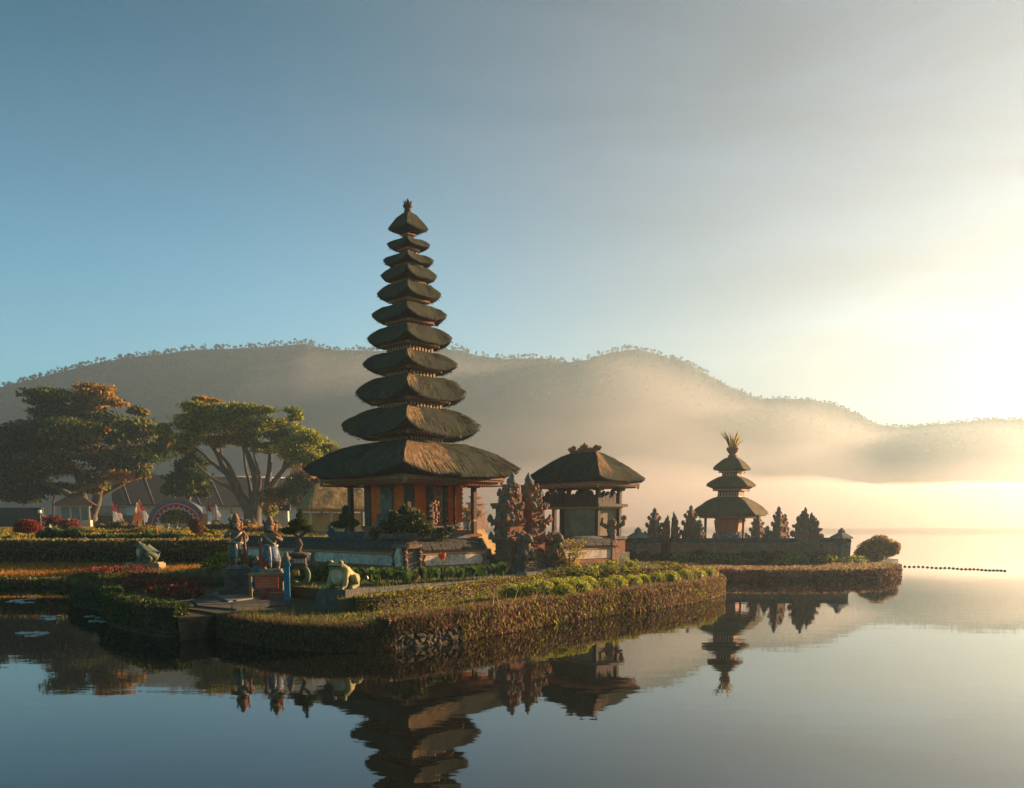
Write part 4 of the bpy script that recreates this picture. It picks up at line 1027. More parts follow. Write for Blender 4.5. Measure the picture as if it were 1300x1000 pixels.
# bare rubble wall between them
wp = sub_path(OF, 482, 600); b = MB(); rg = random.Random(6); nv = inward(wp)
for i in range(len(wp)-1):
    V = []
    for p, q in ((wp[i], nv[i]), (wp[i+1], nv[i+1])):
        for o, z in ((-.055, -.4), (-.055, .36), (.10, .37)): V.append(p+q*o+Vector((0, 0, z)))
    b.add(V, [[k, 3+k, 4+k, k+1] for k in range(2)], 1)
    V = []
    for p, q in ((wp[i], nv[i]), (wp[i+1], nv[i+1])):
        for o, z in ((-.09, .36), (-.09, .42), (.12, .43)): V.append(p+q*o+Vector((0, 0, z)))
    b.add(V, [[k, 3+k, 4+k, k+1] for k in range(2)]+[[0, 3, 3, 0]][:0], 2)
wlen = sum((wp[i+1]-wp[i]).length for i in range(len(wp)-1)); s = 0
for row in range(6):
    s = rg.uniform(0, .1)
    while s < wlen-.05:
        w_ = rg.choice([.07, .10, .14, .19, .25])*rg.uniform(.8, 1.2); acc = 0
        for i in range(len(wp)-1):
            L_ = (wp[i+1]-wp[i]).length
            if acc+L_ >= s: break
            acc += L_
        p = wp[i].lerp(wp[i+1], (s-acc)/L_)-nv[i]*rg.uniform(.025, .05); t_ = wp[i+1]-wp[i]
        b.blob((p.x, p.y, -.03+row*.070+rg.uniform(-.035, .035)), (w_*.56, .06, w_*rg.uniform(.28, .48)+.02), 2, .5, 1.9, rg.randrange(999), rg.choice([3, 0, 3, 4, 5]), math.atan2(t_.y, t_.x), False)
        s += w_*.95
tag(b.build('rubble_wall', [M_stonew, M_soil, M_stonew, M_stonew, M_stoneb, M_stoned]), 'bare rubble stone retaining wall at the front edge of the island', 'wall')

def hedge(name, path, z0, z1, w, label, cat, mats, n, leaf=.06, group=None, weights=(.6, .4), seed=1, core=.42, deep=0.0):
    rng = np.random.default_rng(seed); nv = inward(path); b = MB()
    V = []
    for i, p in enumerate(path):
        for o, z in ((-w*core, z0-.1), (-w*core, z1-.07-(.42-core)), (w*core, z1-.07-(.42-core)), (w*core, z0-.1)): V.append(p+nv[i]*o+Vector((0, 0, z-p.z)))
    m = len(path); F = [[i*4+k, (i+1)*4+k, (i+1)*4+k+1, i*4+k+1] for i in range(m-1) for k in range(3)]+[[0, 1, 2, 3], [m*4-1, m*4-2, m*4-3, m*4-4]]
    b.add(V, F, 2)
    hh = z1-z0; per = w+2*hh
    P, nn, _ = path_samples(path, n, rng); u = rng.random(n)*per
    wob = np.array([noise.noise(Vector((p[0]*2.0, p[1]*2.0, seed*3+k*5.0))) for p, k in zip(P, u)])
    side = np.where(u < hh, -1, np.where(u < hh+w, 0, 1))
    off = np.where(side == -1, -w/2, np.where(side == 1, w/2, (u-hh)-w/2)); z = np.where(side == -1, z0+u, np.where(side == 1, z0+(per-u), z1))
    rnd = rng.normal(size=n)*.018; off = off+np.where(side != 0, side*(wob*.05)+rnd, 0); z = z+np.where(side == 0, wob*.035+rnd, 0)
    if deep: dq = rng.random(n)**2*deep; off = np.where(side != 0, off-side*dq, off); z = np.where(side == 0, z-dq, z)
    Q = P+nn*off[:, None]; Q[:, 2] = z
    D = nn*side[:, None]*.8; D[:, 2] = np.where(side == 0, .9, .2)
    ends = [(path[0], path[1]), (path[-1], path[-2])]
    mi = rng.choice(2, n, p=weights)
    b.leaves(Q, leaf, 0, .55, mi, D, rng, .8)
    for e0, e1 in ends:
        t_ = (e0-e1); t_.z = 0; t_.normalize(); k = int(500*w*hh*(.08/leaf)**2*4)+60; s_ = Vector((-t_.y, t_.x, 0))
        Q = np.array([(e0+s_*rng.uniform(-w/2, w/2)+t_*rng.uniform(0, .05))[:2]+(rng.uniform(z0, z1),) if False else [*(e0+s_*rng.uniform(-w/2, w/2)+t_*rng.uniform(0, .06)).xy, rng.uniform(z0, z1)] for _ in range(k)])
        b.leaves(Q, leaf, 0, .55, rng.choice(2, k, p=weights), np.tile(t_[:], (k, 1)), rng, .8)
    o = b.build(name, list(mats)+[M_soil]); return tag(o, label, cat, group)
H2 = smooth_path([(p.x, p.y, .42) for p in HEDGE2[1:]]+[(5.55, 30.6, .42), (5.2, 31.4, .42)], 4)
hedge('clipped_hedge', H2, .40, .74, .40, 'low clipped hedge curving behind the front flower bed to the right tip', 'hedge', (M_purple, M_leafy), 19000, .05, 'clipped hedges', (.55, .45), 5)
# lit grass strip behind it at the right end
def grass(name, poly, z, n, h, w, mats, label=None, lean=.4, weights=None, seed=1):
    rng = np.random.default_rng(seed); P = scatter_poly(poly, n, rng); Z = z(P) if callable(z) else np.full(n, z)
    b = MB(); mats = mats if isinstance(mats, list) else [mats]
    b.blades(np.column_stack([P, Z]), h, w, lean, rng.choice(len(mats), n, p=weights), rng)
    o = b.build(name, mats); return tag(o, label, None, None, 'stuff')
front_bed = [V2(p) for p in sub_path(OF, 280, 912)][::2] + [V2(p) for p in reversed(sub_path(H2, 440, 880))][::2]
grass('bed_grass', front_bed, .44, 16000, .05, .02, [M_grass, M_leafy, M_leafpink], weights=[.5, .3, .2], seed=4)
grass('terrace_grass', UPPER, .70, 14000, .07, .02, [M_grass, M_leafy], weights=[.7, .3], seed=5)
left_bed = [V2(G(x, y, .44)) for x, y in ((100, 738), (150, 722), (280, 716), (300, 735), (280, 745), (222, 757), (160, 752))]
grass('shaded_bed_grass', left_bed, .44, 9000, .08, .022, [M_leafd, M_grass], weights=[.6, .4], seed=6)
# left scalloped hedges (in shade)
def px_path(pts, z, k=5): return smooth_path([(*G(x, y, z).xy, .42) for x, y in pts], k)
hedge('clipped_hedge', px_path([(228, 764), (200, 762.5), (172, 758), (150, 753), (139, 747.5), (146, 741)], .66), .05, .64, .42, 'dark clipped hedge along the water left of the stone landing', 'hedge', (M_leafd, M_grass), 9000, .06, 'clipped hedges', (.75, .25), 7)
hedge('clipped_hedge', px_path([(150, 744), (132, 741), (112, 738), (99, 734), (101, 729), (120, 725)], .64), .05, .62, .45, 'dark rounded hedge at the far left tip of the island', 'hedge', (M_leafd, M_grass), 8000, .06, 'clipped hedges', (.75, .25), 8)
# crimson foliage and lawn mound in the shaded bed
rng = np.random.default_rng(12); b = MB()
for cx, cy_, r, k in ((200, 742, .9, 1100), (185, 735, .7, 700), (222, 752, .5, 500), (150, 724, .8, 700), (120, 727, .5, 350), (238, 757, .3, 250)):
    c = G(cx, cy_, .5); q = np.column_stack([c.x+rng.normal(size=k)*r*.6, c.y+rng.normal(size=k)*r*.7, .46+.22*rng.random(k)]); b.leaves(q, .10, .5, .5, (rng.random(k) < .25).astype(int), None, rng)
tag(b.build('crimson_foliage', [M_redleaf, M_leafd]), kind='stuff')
c = G(265, 733, .6); b = MB(); v, f = ICO[3]; V = v*np.array([1.25, 1.0, .30]); V[:, 2] = np.maximum(V[:, 2], -.05)
b.add(V+np.array([c.x, c.y, .50]), f, 0, True); q = V[V[:, 2] > 0][rng.integers(0, (V[:, 2] > 0).sum(), 4200)]+rng.normal(size=(4200, 3))*.05; b.blades(q+np.array([c.x, c.y, .48]), .07, .02, .4, 1, rng)
tag(b.build('lawn_mound', [M_turf, M_grass]), 'smooth green lawn mound behind the leftmost guardian statue', 'lawn mound')

# stone landing
ld = thing('stone_landing', 'broad dark stone landing with pale worn slabs below the guardian statues', 'landing', (0, 0, 0))
def slab(pts, z0, z1, m, nm='slab'):
    b = MB(); q = [V2(G(x, y, z1)) for x, y in pts]; b.poly(q, z0, z1); return b.build(nm, m, ld)
slab([(224, 761), (262, 757), (312, 765), (300, 776), (262, 782), (226, 786)], -.4, .40, M_stonew, 'base')
slab([(262, 771), (300, 779), (290, 786), (240, 784)], -.4, .26, M_stoned, 'lower_step')
slab([(240, 757), (300, 750), (372, 758), (366, 766), (300, 772), (252, 768)], .2, .475, M_concrete)
slab([(268, 752), (318, 748), (330, 757), (290, 762)], .47, .505, M_paving)
slab([(222, 762), (240, 759), (246, 768), (226, 772)], -.1, .46, M_stonew, 'corner_block')
b = MB(); a = G(223.5, 763, .50); e = G(247, 760.5, .50)
b.tube([(e.x, e.y, .50), (a.x, a.y, .50), (a.x-.02, a.y-.05, .47), (a.x, a.y-.06, .2), (a.x+.03, a.y-.05, -.2)], .018, 6)  # tube stands in for the pale landing edge and its reflection
tag(b.build('landing_edge_line', M_whitepaint), 'thin white line standing in for the stone landing edge and its reflection', 'edge line')

# yellow-green topiary balls in the front bed
def ball_shrub(px, py, r, label, mats=(M_leafbright, M_leafy), z=.47, n=900, group='yellow-green ball shrubs in the front bed', leaf=.045, seed=1):
    rng = np.random.default_rng(seed); c = G(px, py, z+r*.5); t_ = thing('ball_shrub', label, 'shrub', (c.x, c.y, z), 0, group); b = MB()
    b.blob((0, 0, r*.50), (r*.70, r*.70, r*.5), 2, .1, 2, seed, 2)
    q, dd = ball_pts(n, (0, 0, r*.55), (r, r, r*.78), rng, .80); k = q[:, 2] > 0; b.leaves(q[k], leaf, .1, .6, (rng.random(k.sum()) < .25).astype(int), dd[k], rng, .7)
    b.build('foliage', [mats[0], mats[1], M_leafd], t_)
    b = MB(); b.tube([(0, 0, -.05), (0, 0, r*.4)], .02, 5); b.build('stem', M_bark, t_)
BALLS = [(648, 752.5, .21), (664, 750.5, .20), (686, 750, .26), (706, 748, .30), (724, 746, .27), (736, 748.5, .24), (716, 752, .22), (744, 743.5, .24), (768, 744, .22), (782, 741.5, .24), (802, 740, .24), (815, 738, .22), (833, 736.5, .22),
         (850, 735, .22), (868, 732.5, .24), (884, 731, .25), (899, 729.5, .22)]
PLACE = ['leftmost of the row, standing apart', 'second from the left of the row', 'third from the left, by the bend of the border', 'largest of the cluster', 'in the cluster, just right of the largest one', 'at the front right of the cluster', 'at the front of the cluster, close to the border',
         'rear right of the cluster', 'first past the gap right of the cluster', 'second past the gap right of the cluster', 'below the pavilion corner statue', 'right of the corner statue', 'midway along the right arm of the bed',
         'fourth from the right tip', 'third from the right tip', 'second from the right tip', 'at the very right tip of the island']
for i, ((x, y, r), pl) in enumerate(zip(BALLS, PLACE)):
    ball_shrub(x, y, r*(1.15+.3*random.random()), 'yellow-green clipped ball shrub '+pl, seed=i+3)

# canna plants along the court wall
def canna(px, d, h, n, label, seed, flower=False, grp='canna plants along the court wall'):
    rg = random.Random(seed); p = W(px, 730, d); t_ = thing('canna_plant', label, 'plant', (p.x, p.y, .68), rg.uniform(0, 6), grp); b = MB()
    for i in range(n):
        a = rg.uniform(0, 6.28); rr = rg.uniform(.02, .28); x, y = math.cos(a)*rr, math.sin(a)*rr; hh = h*rg.uniform(.55, 1.0); l_ = rg.uniform(.20, .34); w_ = l_*.22
        o = Vector((math.cos(a), math.sin(a), 0)); s = Vector((-o.y, o.x, 0)); p0 = Vector((x, y, hh*.35)); tilt = rg.uniform(.2, .8)
        pts = [p0, p0+o*l_*.35*tilt+Vector((0, 0, l_*.45)), p0+o*l_*.8*tilt+Vector((0, 0, l_*.8)), p0+o*l_*1.25*tilt+Vector((0, 0, l_*.9))]
        ws = [w_*.3, w_, w_*.9, .005]; V = []
        for q, w2 in zip(pts, ws): V += [q-s*w2+Vector((0, 0, w2*.3)), q, q+s*w2+Vector((0, 0, w2*.3))]
        b.add(V, [[3*k, 3*k+1, 3*k+4, 3*k+3] for k in range(3)]+[[3*k+1, 3*k+2, 3*k+5, 3*k+4] for k in range(3)], 0, True)
    b.build('leaves', M_canna, t_)
    b = MB()
    b.blob((0, 0, 0), (.16, .16, .06), 1, .1)
    for i in range(n//3): a = i*2.1; b.tube([(math.cos(a)*.1, math.sin(a)*.1, -.05), (math.cos(a)*.12, math.sin(a)*.12, h*.5)], .014, 5)
    if flower: b.tube([(0, 0, 0), (.02, 0, h*1.15)], .014, 5)
    b.build('stems', M_leaf, t_)
    if flower:
        b = MB()
        for k in range(7): a = k*.9; b.blob((.02+math.cos(a)*.05, math.sin(a)*.05, h*1.15+.04*(k % 3)), (.055, .03, .07), 1, .3, 3, k, rz=a)
        b.build('flower', M_flower, t_)
CAN = [(455, 21.6, 'leftmost of the canna row, behind the sunlit frog'), (478, 21.4, 'dark canna clump, second from the left, below the white wall'), (497, 21.2, 'dark canna clump just left of the corner planter'), (517, 21.0, 'canna clump in front of the corner planter post'), (540, 21.2, 'canna clump just right of the corner planter'),
       (562, 21.5, 'canna clump with one orange flower'), (588, 21.9, 'broad-leaved canna clump right of the orange flower'), (605, 22.3, 'canna clump below the wall, second from the gate steps'), (632, 23.0, 'bright-leaved canna clump beside the gate steps')]
for i, (x, d, lb) in enumerate(CAN): canna(x, d, (.30 if x < 530 else .40)+.07*(i % 3), 22, lb, i+2, flower=('flower' in lb and 'one' in lb))
# shrub masses between the statues and the court wall
def leafy_shrub(name, label, cat, loc, balls, mats, leaf, n, weights=None, up=.2, group=None, stem=True, seed=1, aspect=.5):
    rng = np.random.default_rng(seed); t_ = thing(name, label, cat, loc, 0, group); b = MB()
    for c, r in balls:
        rr = (r, r, r*.85) if np.isscalar(r) else r; k = int(n*rr[0]*rr[2]); q, dd = ball_pts(k, c, rr, rng, .3)
        b.leaves(q, leaf, up, aspect, rng.choice(len(mats), k, p=weights), dd*.6, rng)
    b.build('foliage', list(mats), t_)
    if stem:
        b = MB()
        for c, r in balls[:7]: b.tube([(0, 0, -.05), (c[0]*.5, c[1]*.5, c[2]*.5), tuple(c)], [.03, .02, .01], 5)
        b.build('stems', M_bark, t_)
    return t_
for px, d, s, lb, ms in ((398, 22.0, .5, 'dark green low shrub left of the sunlit frog', (M_leafd, M_leaf)), (285, 26.2, .7, 'leafy shrub behind the leftmost guardian statue', (M_leaf, M_leafy)), (318, 24.8, .6, 'dark shrub between the guardian statues', (M_leafd, M_leaf)), (420, 23.6, .5, 'dark shrub behind the sunlit frog', (M_leafd, M_leaf)), (438, 22.6, .45, 'dark shrub right behind the head of the sunlit frog', (M_leafd, M_leafd))):
    p = W(px, 730, d); leafy_shrub('low_shrub', lb, 'shrub', (p.x, p.y, .66), [((0, 0, s*.45), s*.6), ((s*.6, 0, s*.35), s*.45), ((-s*.6, .1, s*.35), s*.45)], ms, .11, 2600, [.7, .3], .3, 'low shrubs before the court wall', seed=int(px))
# golden airy shrub and pale-edged plants below the pavilion
p = W(722, 712, 25.6); leafy_shrub('airy_shrub', 'airy golden shrub glowing in front of the wall below the pavilion', 'shrub', (p.x, p.y, .68), [((0, 0, .45), .32), ((.25, 0, .65), .28), ((-.28, 0, .4), .25), ((.05, 0, .85), .22), ((.35, 0, .9), .16), ((.1, .1, .25), .3), ((-.2, 0, .75), .14)], (M_leafo, M_leafy, M_leafpink), .07, 3200, [.35, .35, .3], .3, seed=3)
for x, d, s, lb in ((727, 24.6, .24, 'pale-edged low plant in front of the golden airy shrub'), (745, 25.0, .26, 'pale-edged low plant below the right wall panel'), (765, 25.8, .28, 'pale-edged low plant left of the corner statue foot'), (790, 27.0, .34, 'pale-edged plant, rightmost, beyond the corner statue'), (778, 26.2, .26, 'pale-edged low plant under the corner statue'), (703, 24.2, .2, 'small sprig plant right of the gate steps')):
    p = W(x, 720, d); leafy_shrub('low_plant', lb, 'plant', (p.x, p.y, .68), [((0, 0, s*.5), s), ((s, 0, s*.4), s*.8), ((-s, 0, s*.4), s*.8)], (M_leaf, M_leafy, M_leafpink), .09, 2600, [.4, .35, .25], .5, 'pale-edged plants below the pavilion', stem=False, seed=int(x))

# ------------------------------------------------------------------ islet shrines, wall and plants
def shrine_pillar(label, px, d, ytop, group='shrine pillars on the hazy islet', seed=1, wide=1.0):
    p = W(px, 690, d); H = CAM_H+(HORIZ-ytop)*d/FPX-.4; t_ = thing('shrine_pillar', label, 'shrine', (p.x, p.y, .36), R(45), group); rg = random.Random(seed); w = .62*wide
    b = MB(); b.box((0, 0, 0), (w*1.25, w*1.25, H*.12)); b.box((0, 0, H*.12), (w, w, H*.16)); b.box((0, 0, H*.28), (w*1.15, w*1.15, H*.05)); b.build('base', M_mixstone, t_)
    b = MB(); z = H*.33
    for k, (ww, hh) in enumerate(((.78, .14), (1.0, .06), (.62, .11), (.82, .05), (.45, .08), (.6, .04), (.28, .06))):
        b.box((0, 0, z), (w*ww, w*ww, H*hh))
        if hh < .07:
            for sx in (-1, 1):
                for sy in (-1, 1): b.box((sx*w*ww*.42, sy*w*ww*.42, z+H*hh*.8), (.15*w+.04, .15*w+.04, H*.05), top=(.5, .5))
        else:
            for i in range(10): b.blob((rg.choice([-1, 1])*w*ww*.5, rg.uniform(-.4, .4)*w*ww, z+rg.random()*H*hh), .07, 1, .4, 3, i, smooth=False); b.blob((rg.uniform(-.4, .4)*w*ww, rg.choice([-1, 1])*w*ww*.5, z+rg.random()*H*hh), .07, 1, .4, 3, i, smooth=False)
        z += H*hh
    b.build('shaft', M_mixstone, t_)
    b = MB(); b.lathe([(.12, 0), (.15, .05), (.08, .12), (.10, .2), (.05, .28), (.01, max(.3, H-z))], 8, (0, 0, z)); b.build('finial', M_stone, t_)
    return t_
shrine_pillar('stout stone shrine pillar, second silhouette from the left on the islet', 830, 39.5, 643, seed=1, wide=1.1)
shrine_pillar('stone shrine pillar touching the left eave of the three-tier tower', 876, 40, 639.5, seed=2, wide=1.15)
shrine_pillar('short stone shrine beside the left post of the three-tier tower', 887.5, 39.5, 659, seed=3, wide=.7)
shrine_pillar('stone shrine pillar behind the right eave of the three-tier tower', 961, 41, 652, seed=4, wide=1.1)
shrine_pillar('short stone shrine figure right of the three-tier tower', 973.5, 39.2, 668, seed=5, wide=.75)
shrine_pillar('slender spired stone pillar alone between the tower and the islet gate', 987, 39.5, 641, seed=6, wide=.9)
shrine_pillar('low stepped stone pillar clinging to the slender spired one', 995, 39.8, 651, seed=7, wide=.6)
q = W(845, 690, 39.5); dup(gl_, (q.x+.15, q.y, .40), R(180), 'left half of the small hazy split gate, left of the islet tower', 'halves of the split gate', (.62, .8, .74))
dup(gr_, (q.x+.27, q.y, .40), 0, 'right half of the small hazy split gate, left of the islet tower', 'halves of the split gate', (.50, .8, .80))
q = W(1025, 690, 38.8); dup(gl_, (q.x-.03, q.y, .40), R(180), 'tall left half of the hazy split gate at the right end of the islet', 'halves of the split gate', (.95, .8, .86))
dup(gr_, (q.x+.01, q.y, .40), 0, 'right half of the hazy split gate at the right end of the islet', 'halves of the split gate', (.85, .8, .78))
def lantern(label, px, d, ytop):
    p = W(px, 700, d); H = CAM_H+(HORIZ-ytop)*d/FPX-.36; t_ = thing('stone_lantern', label, 'lantern', (p.x, p.y, .36), R(30), 'stone lanterns on the islet')
    b = MB(); b.lathe([(.36, 0), (.36, H*.12), (.22, H*.16), (.20, H*.42), (.34, H*.47), (.34, H*.52)], sq=True); b.build('stem', M_stone, t_)
    b = MB(); b.lathe([(.26, H*.52), (.26, H*.68)], sq=True); b.build('light_box', M_stoned, t_)
    b = MB(); b.lathe([(.26, H*.66), (.52, H*.70), (.46, H*.75), (.20, H*.84), (.14, H*.87), (.16, H*.91), (.02, H)], sq=True); b.build('cap', M_stone, t_)
lantern('small stone lantern silhouetted at the left end of the islet', 809.5, 38.6, 668)
lantern('stone lantern standing between the right islet gate and the round bush', 1067, 38.8, 669)
wa, wb = W(788, 690, 39), W(1112, 690, 38.9)
def islet_wall(pxa, pxb, ytop, label, d=38.9):
    a, e = W(pxa, 690, d), W(pxb, 690, d); H = CAM_H+(HORIZ-ytop)*d/FPX-.36; ln = e.x-a.x; w = thing('islet_wall', label, 'wall', (a.x, a.y, .36), 0, 'low walls of the islet')
    b = MB(); b.box((ln/2, 0, 0), (ln, .4, H-.16)); b.box((ln/2, 0, .15), (ln-.01, .46, .08)); b.build('wall_body', M_mixstone, w)
    b = MB(); n = int(ln/.2)
    for i in range(n): b.box(((i+.5)*ln/n, 0, H-.16), (ln/n*.95, .58, .09), top=(1, .8)); b.box(((i+.5)*ln/n, 0, H-.07), (ln/n*.95, .40, .09), top=(1, .6))
    b.build('tile_cap', M_tile, w)
islet_wall(783, 838, 682.5, 'low hazy wall at the left end of the islet')
islet_wall(851, 1012, 682.5, 'long hazy wall below the three-tier tower on the islet')
islet_wall(1036, 1078, 682, 'short hazy wall at the right end of the islet, by the lantern')
rng = np.random.default_rng(21); b = MB(); edge = smooth_path([(*G(x, y, .3).xy, 0) for x, y in ISL_PX], 6); nv = inward(edge)
P, nn, _ = path_samples(edge, 9000, rng); Q = P+nn*rng.uniform(-.2, .5, 9000)[:, None]; Q[:, 2] = rng.uniform(0, .42, 9000); b.leaves(Q, .13, .1, .4, 0, None, rng)
P, nn, _ = path_samples(edge, 6000, rng); Q = P+nn*rng.uniform(-.1, 2.5, 6000)[:, None]; Q[:, 2] = .40+.05*rng.random(6000); b.leaves(Q, .13, .6, .4, 1, None, rng)
tag(b.build('islet_ground_cover', [M_purple, M_leafpink]), kind='stuff')  # brown-purple leaf colours take on the orange haze over the islet
for x, d, s, lb in ((905, 38.0, .35, 'low bushy plant below the middle of the islet tower'), (930, 37.9, .3, 'low bushy plant in front of the islet wall, right of the tower'), (1005, 37.8, .42, 'yellowish bushy plant before the right islet gate'), (1050, 37.9, .3, 'low bushy plant by the islet lantern'), (1085, 38, .3, 'low spiky plant left of the round islet bush'), (870, 38.1, .35, 'low bushy plant at the left of the islet wall')):
    p = W(x, 700, d); leafy_shrub('low_plant', lb, 'plant', (p.x, p.y, .38), [((0, 0, s*.5), s), ((s*1.2, 0, s*.4), s*.8), ((-s*1.2, 0, s*.4), s*.8)], (M_leaf, M_leafy), .12, 1800, [.5, .5], .5, 'plants on the islet', stem=False, seed=int(x))
rg = random.Random(77); spots = [(796, 'small dark shrub at the far left end of the islet wall'), (820, 'dark shrub below the leftmost islet pillars'), (845, 'dark shrub below the left islet gate'), (888, 'dark shrub below the short shrine beside the islet tower'), (918, 'dark shrub below the left post of the islet tower'), (946, 'dark shrub below the right post of the islet tower'), (968, 'dark shrub below the short shrine figure of the islet'), (988, 'dark shrub below the slender spired islet pillar'), (1022, 'dark shrub at the foot of the right islet gate'), (1040, 'dark shrub between the right islet gate and the lantern')]
for x, lb in spots:
    p = W(x, 700, 38.45); s = rg.uniform(.34, .5); leafy_shrub('dark_shrub', lb, 'shrub', (p.x, p.y, .36), [((0, 0, s*.6), s*.9), ((s*.9, 0, s*.45), s*.7), ((-s*.9, 0, s*.5), s*.75)], (M_leafd, M_purple), .12, 2600, [.6, .4], .4, 'dark shrubs before the islet wall', stem=False, seed=x)
p = W(1113, 700, 40.3); leafy_shrub('round_bush', 'large round golden-brown hazy bush at the right tip of the islet', 'bush', (p.x, p.y, .36), [((0, 0, .55), (.75, .6, .55)), ((.5, 0, .62), (.5, .45, .44)), ((-.45, 0, .5), (.5, .45, .45)), ((.1, 0, .92), (.45, .4, .32)), ((.85, 0, .6), (.25, .3, .3)), ((-.8, 0, .35), (.25, .3, .25))], (M_leafo, M_leafpink), .13, 5000, [.6, .4], .5, seed=4)
# buoy line
for i in range(26):
    x = 1143+i*5.9*(1-.004*i); y = 718.2+i*.24+.3*math.sin(i)
    p = G(x, y, 0); b = MB(); b.blob((0, 0, .01), (.08, .07, .05), 2, .05, 2, i)
    o = b.build('float', M_iron if False else mat('dull_dark_float', (.20, .15, .12), (.26, .2, .16), 4, .6), None, (p.x, p.y, .0)); tag(o, 'small dark float of the long buoy line right of the islet', 'float', 'floats of the buoy line')
# lily pads
rg = random.Random(15)
def pad(px, py, r, label, grp):
    p = G(px, py, 0); b = MB(); n = 16; V = [(0, 0, .012)]+[(r*math.cos(.25+i*5.78/n)*(1+.06*math.sin(i*2.1)), r*math.sin(.25+i*5.78/n), .010+.006*math.sin(i*1.3)) for i in range(n+1)]
    V += [(x, y, z-.010) for x, y, z in V]; m = n+2
    b.add(V, [[0, i, i+1] for i in range(1, n+1)]+[[i, m+i, m+i+1, i+1] for i in range(1, n+1)]+[[m, m+i+1, m+i] for i in range(1, n+1)])
    tag(b.build('lily_pad', M_lily, None, (p.x, p.y, .004), rg.uniform(0, 6)), label, 'lily pad', grp)
for cx, cy_, n, sx, sy, lb in ((118, 785, 9, 22, 3.5, 'lily pad in the cluster floating below the dark left hedge'), (42, 805, 7, 16, 3, 'lily pad in the lone cluster nearest the lower left corner'), (20, 762.5, 10, 22, 3.5, 'lily pad in the cluster by the lit lawn edge, far left'), (70, 784, 5, 14, 2.5, 'lily pad in the small cluster left of the hedge cluster')):
    for i in range(n): pad(cx+rg.uniform(-sx, sx), cy_+rg.uniform(-sy, sy), rg.uniform(.09, .17), lb, lb.replace('lily pad in the', 'lily pads of the'))
# ------------------------------------------------------------------ trees
def zg(x, y): return float(zmain(np.array([[x, y]]))[0])
def tree(name, label, base_px, d, clusters, limbs, mats, leaf, dens, dscale=1.0, group=None, trunk_r=.5, seed=1, flat=.8, weights=None, top=None, aspect=.5, up=.25):
    """clusters: (px, py, rx, ry, [mat]) in photo columns/rows turned into metres at depth d, spread in depth round the trunk"""
    rng = np.random.default_rng(seed); p0 = W(base_px, 661, d); z0 = zg(p0.x, p0.y)-.1
    t_ = thing(name, label, 'tree', (p0.x, p0.y, z0), 0, group); O = Vector((p0.x, p0.y, z0)); k = d/FPX; b = MB(); ends = []
    for i, cdef in enumerate(clusters):
        px, py, rx, ry = cdef[:4]; mi0 = cdef[4] if len(cdef) > 4 else None
        dep = float(rng.uniform(-1, 1))*dscale*min(3.5, (30+rx)*k*.6)
        c = W(px, py, d)-O; c.y += dep; R_ = (rx*k, rx*k*.9, ry*k)
        ends.append(c.copy())
        for j in range(7):                # break each cluster into flat sprays
            s = rng.normal(size=3); s /= np.linalg.norm(s); cc = np.array(c[:])+s*np.array(R_)*.62; r = np.array(R_)*rng.uniform(.48, .70)*np.array([1, 1, flat])
            n = int(dens*r[0]*r[2]*15)+30
            q, dd = ball_pts(n, cc, r, rng, .35)
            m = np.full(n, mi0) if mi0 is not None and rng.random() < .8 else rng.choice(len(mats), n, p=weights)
            b.leaves(q, leaf, up, aspect, m, dd*.6, rng)
            # ragged outer sprigs
            n2 = n//3; q, dd = ball_pts(n2, cc, r*np.array([1.5, 1.5, 1.25]), rng, .7); b.leaves(q, leaf*.9, up, aspect, np.full(n2, m[0]), dd, rng)
    b.build('crown', list(mats), t_)
    b = MB(); paths = []
    for pts in limbs:
        Q = []
        for (px, py, dep, r) in pts: c = W(px, py, d)-O; c.y += dep; Q.append((c, r))
        S = smooth_path([q[0] for q in Q], 4); rr = np.interp(np.linspace(0, len(Q)-1, len(S)), range(len(Q)), [q[1] for q in Q])
        S = [s+Vector((noise.noise(s*.7), noise.noise(s*.7+Vector((5, 0, 0))), 0))*.12 for s in S]
        b.tube(S, list(rr), 8); paths += S[len(S)//3:]
    for e in ends:                       # twigs from the nearest limb into each cluster
        near = min(paths, key=lambda s: (s-e).length+max(0, s.z-e.z)*.6)
        mid = near.lerp(e, .5)+Vector((0, 0, (e-near).length*.06)); b.tube([near, mid, e], [.07*trunk_r*2, .05*trunk_r*2, .015], 5)
        for j in range(2): s = e+Vector(rng.normal(size=3))*.7; b.tube([mid, s], [.03*trunk_r*2, .01], 4)
    b.build('trunk', M_bark, t_)
    return t_
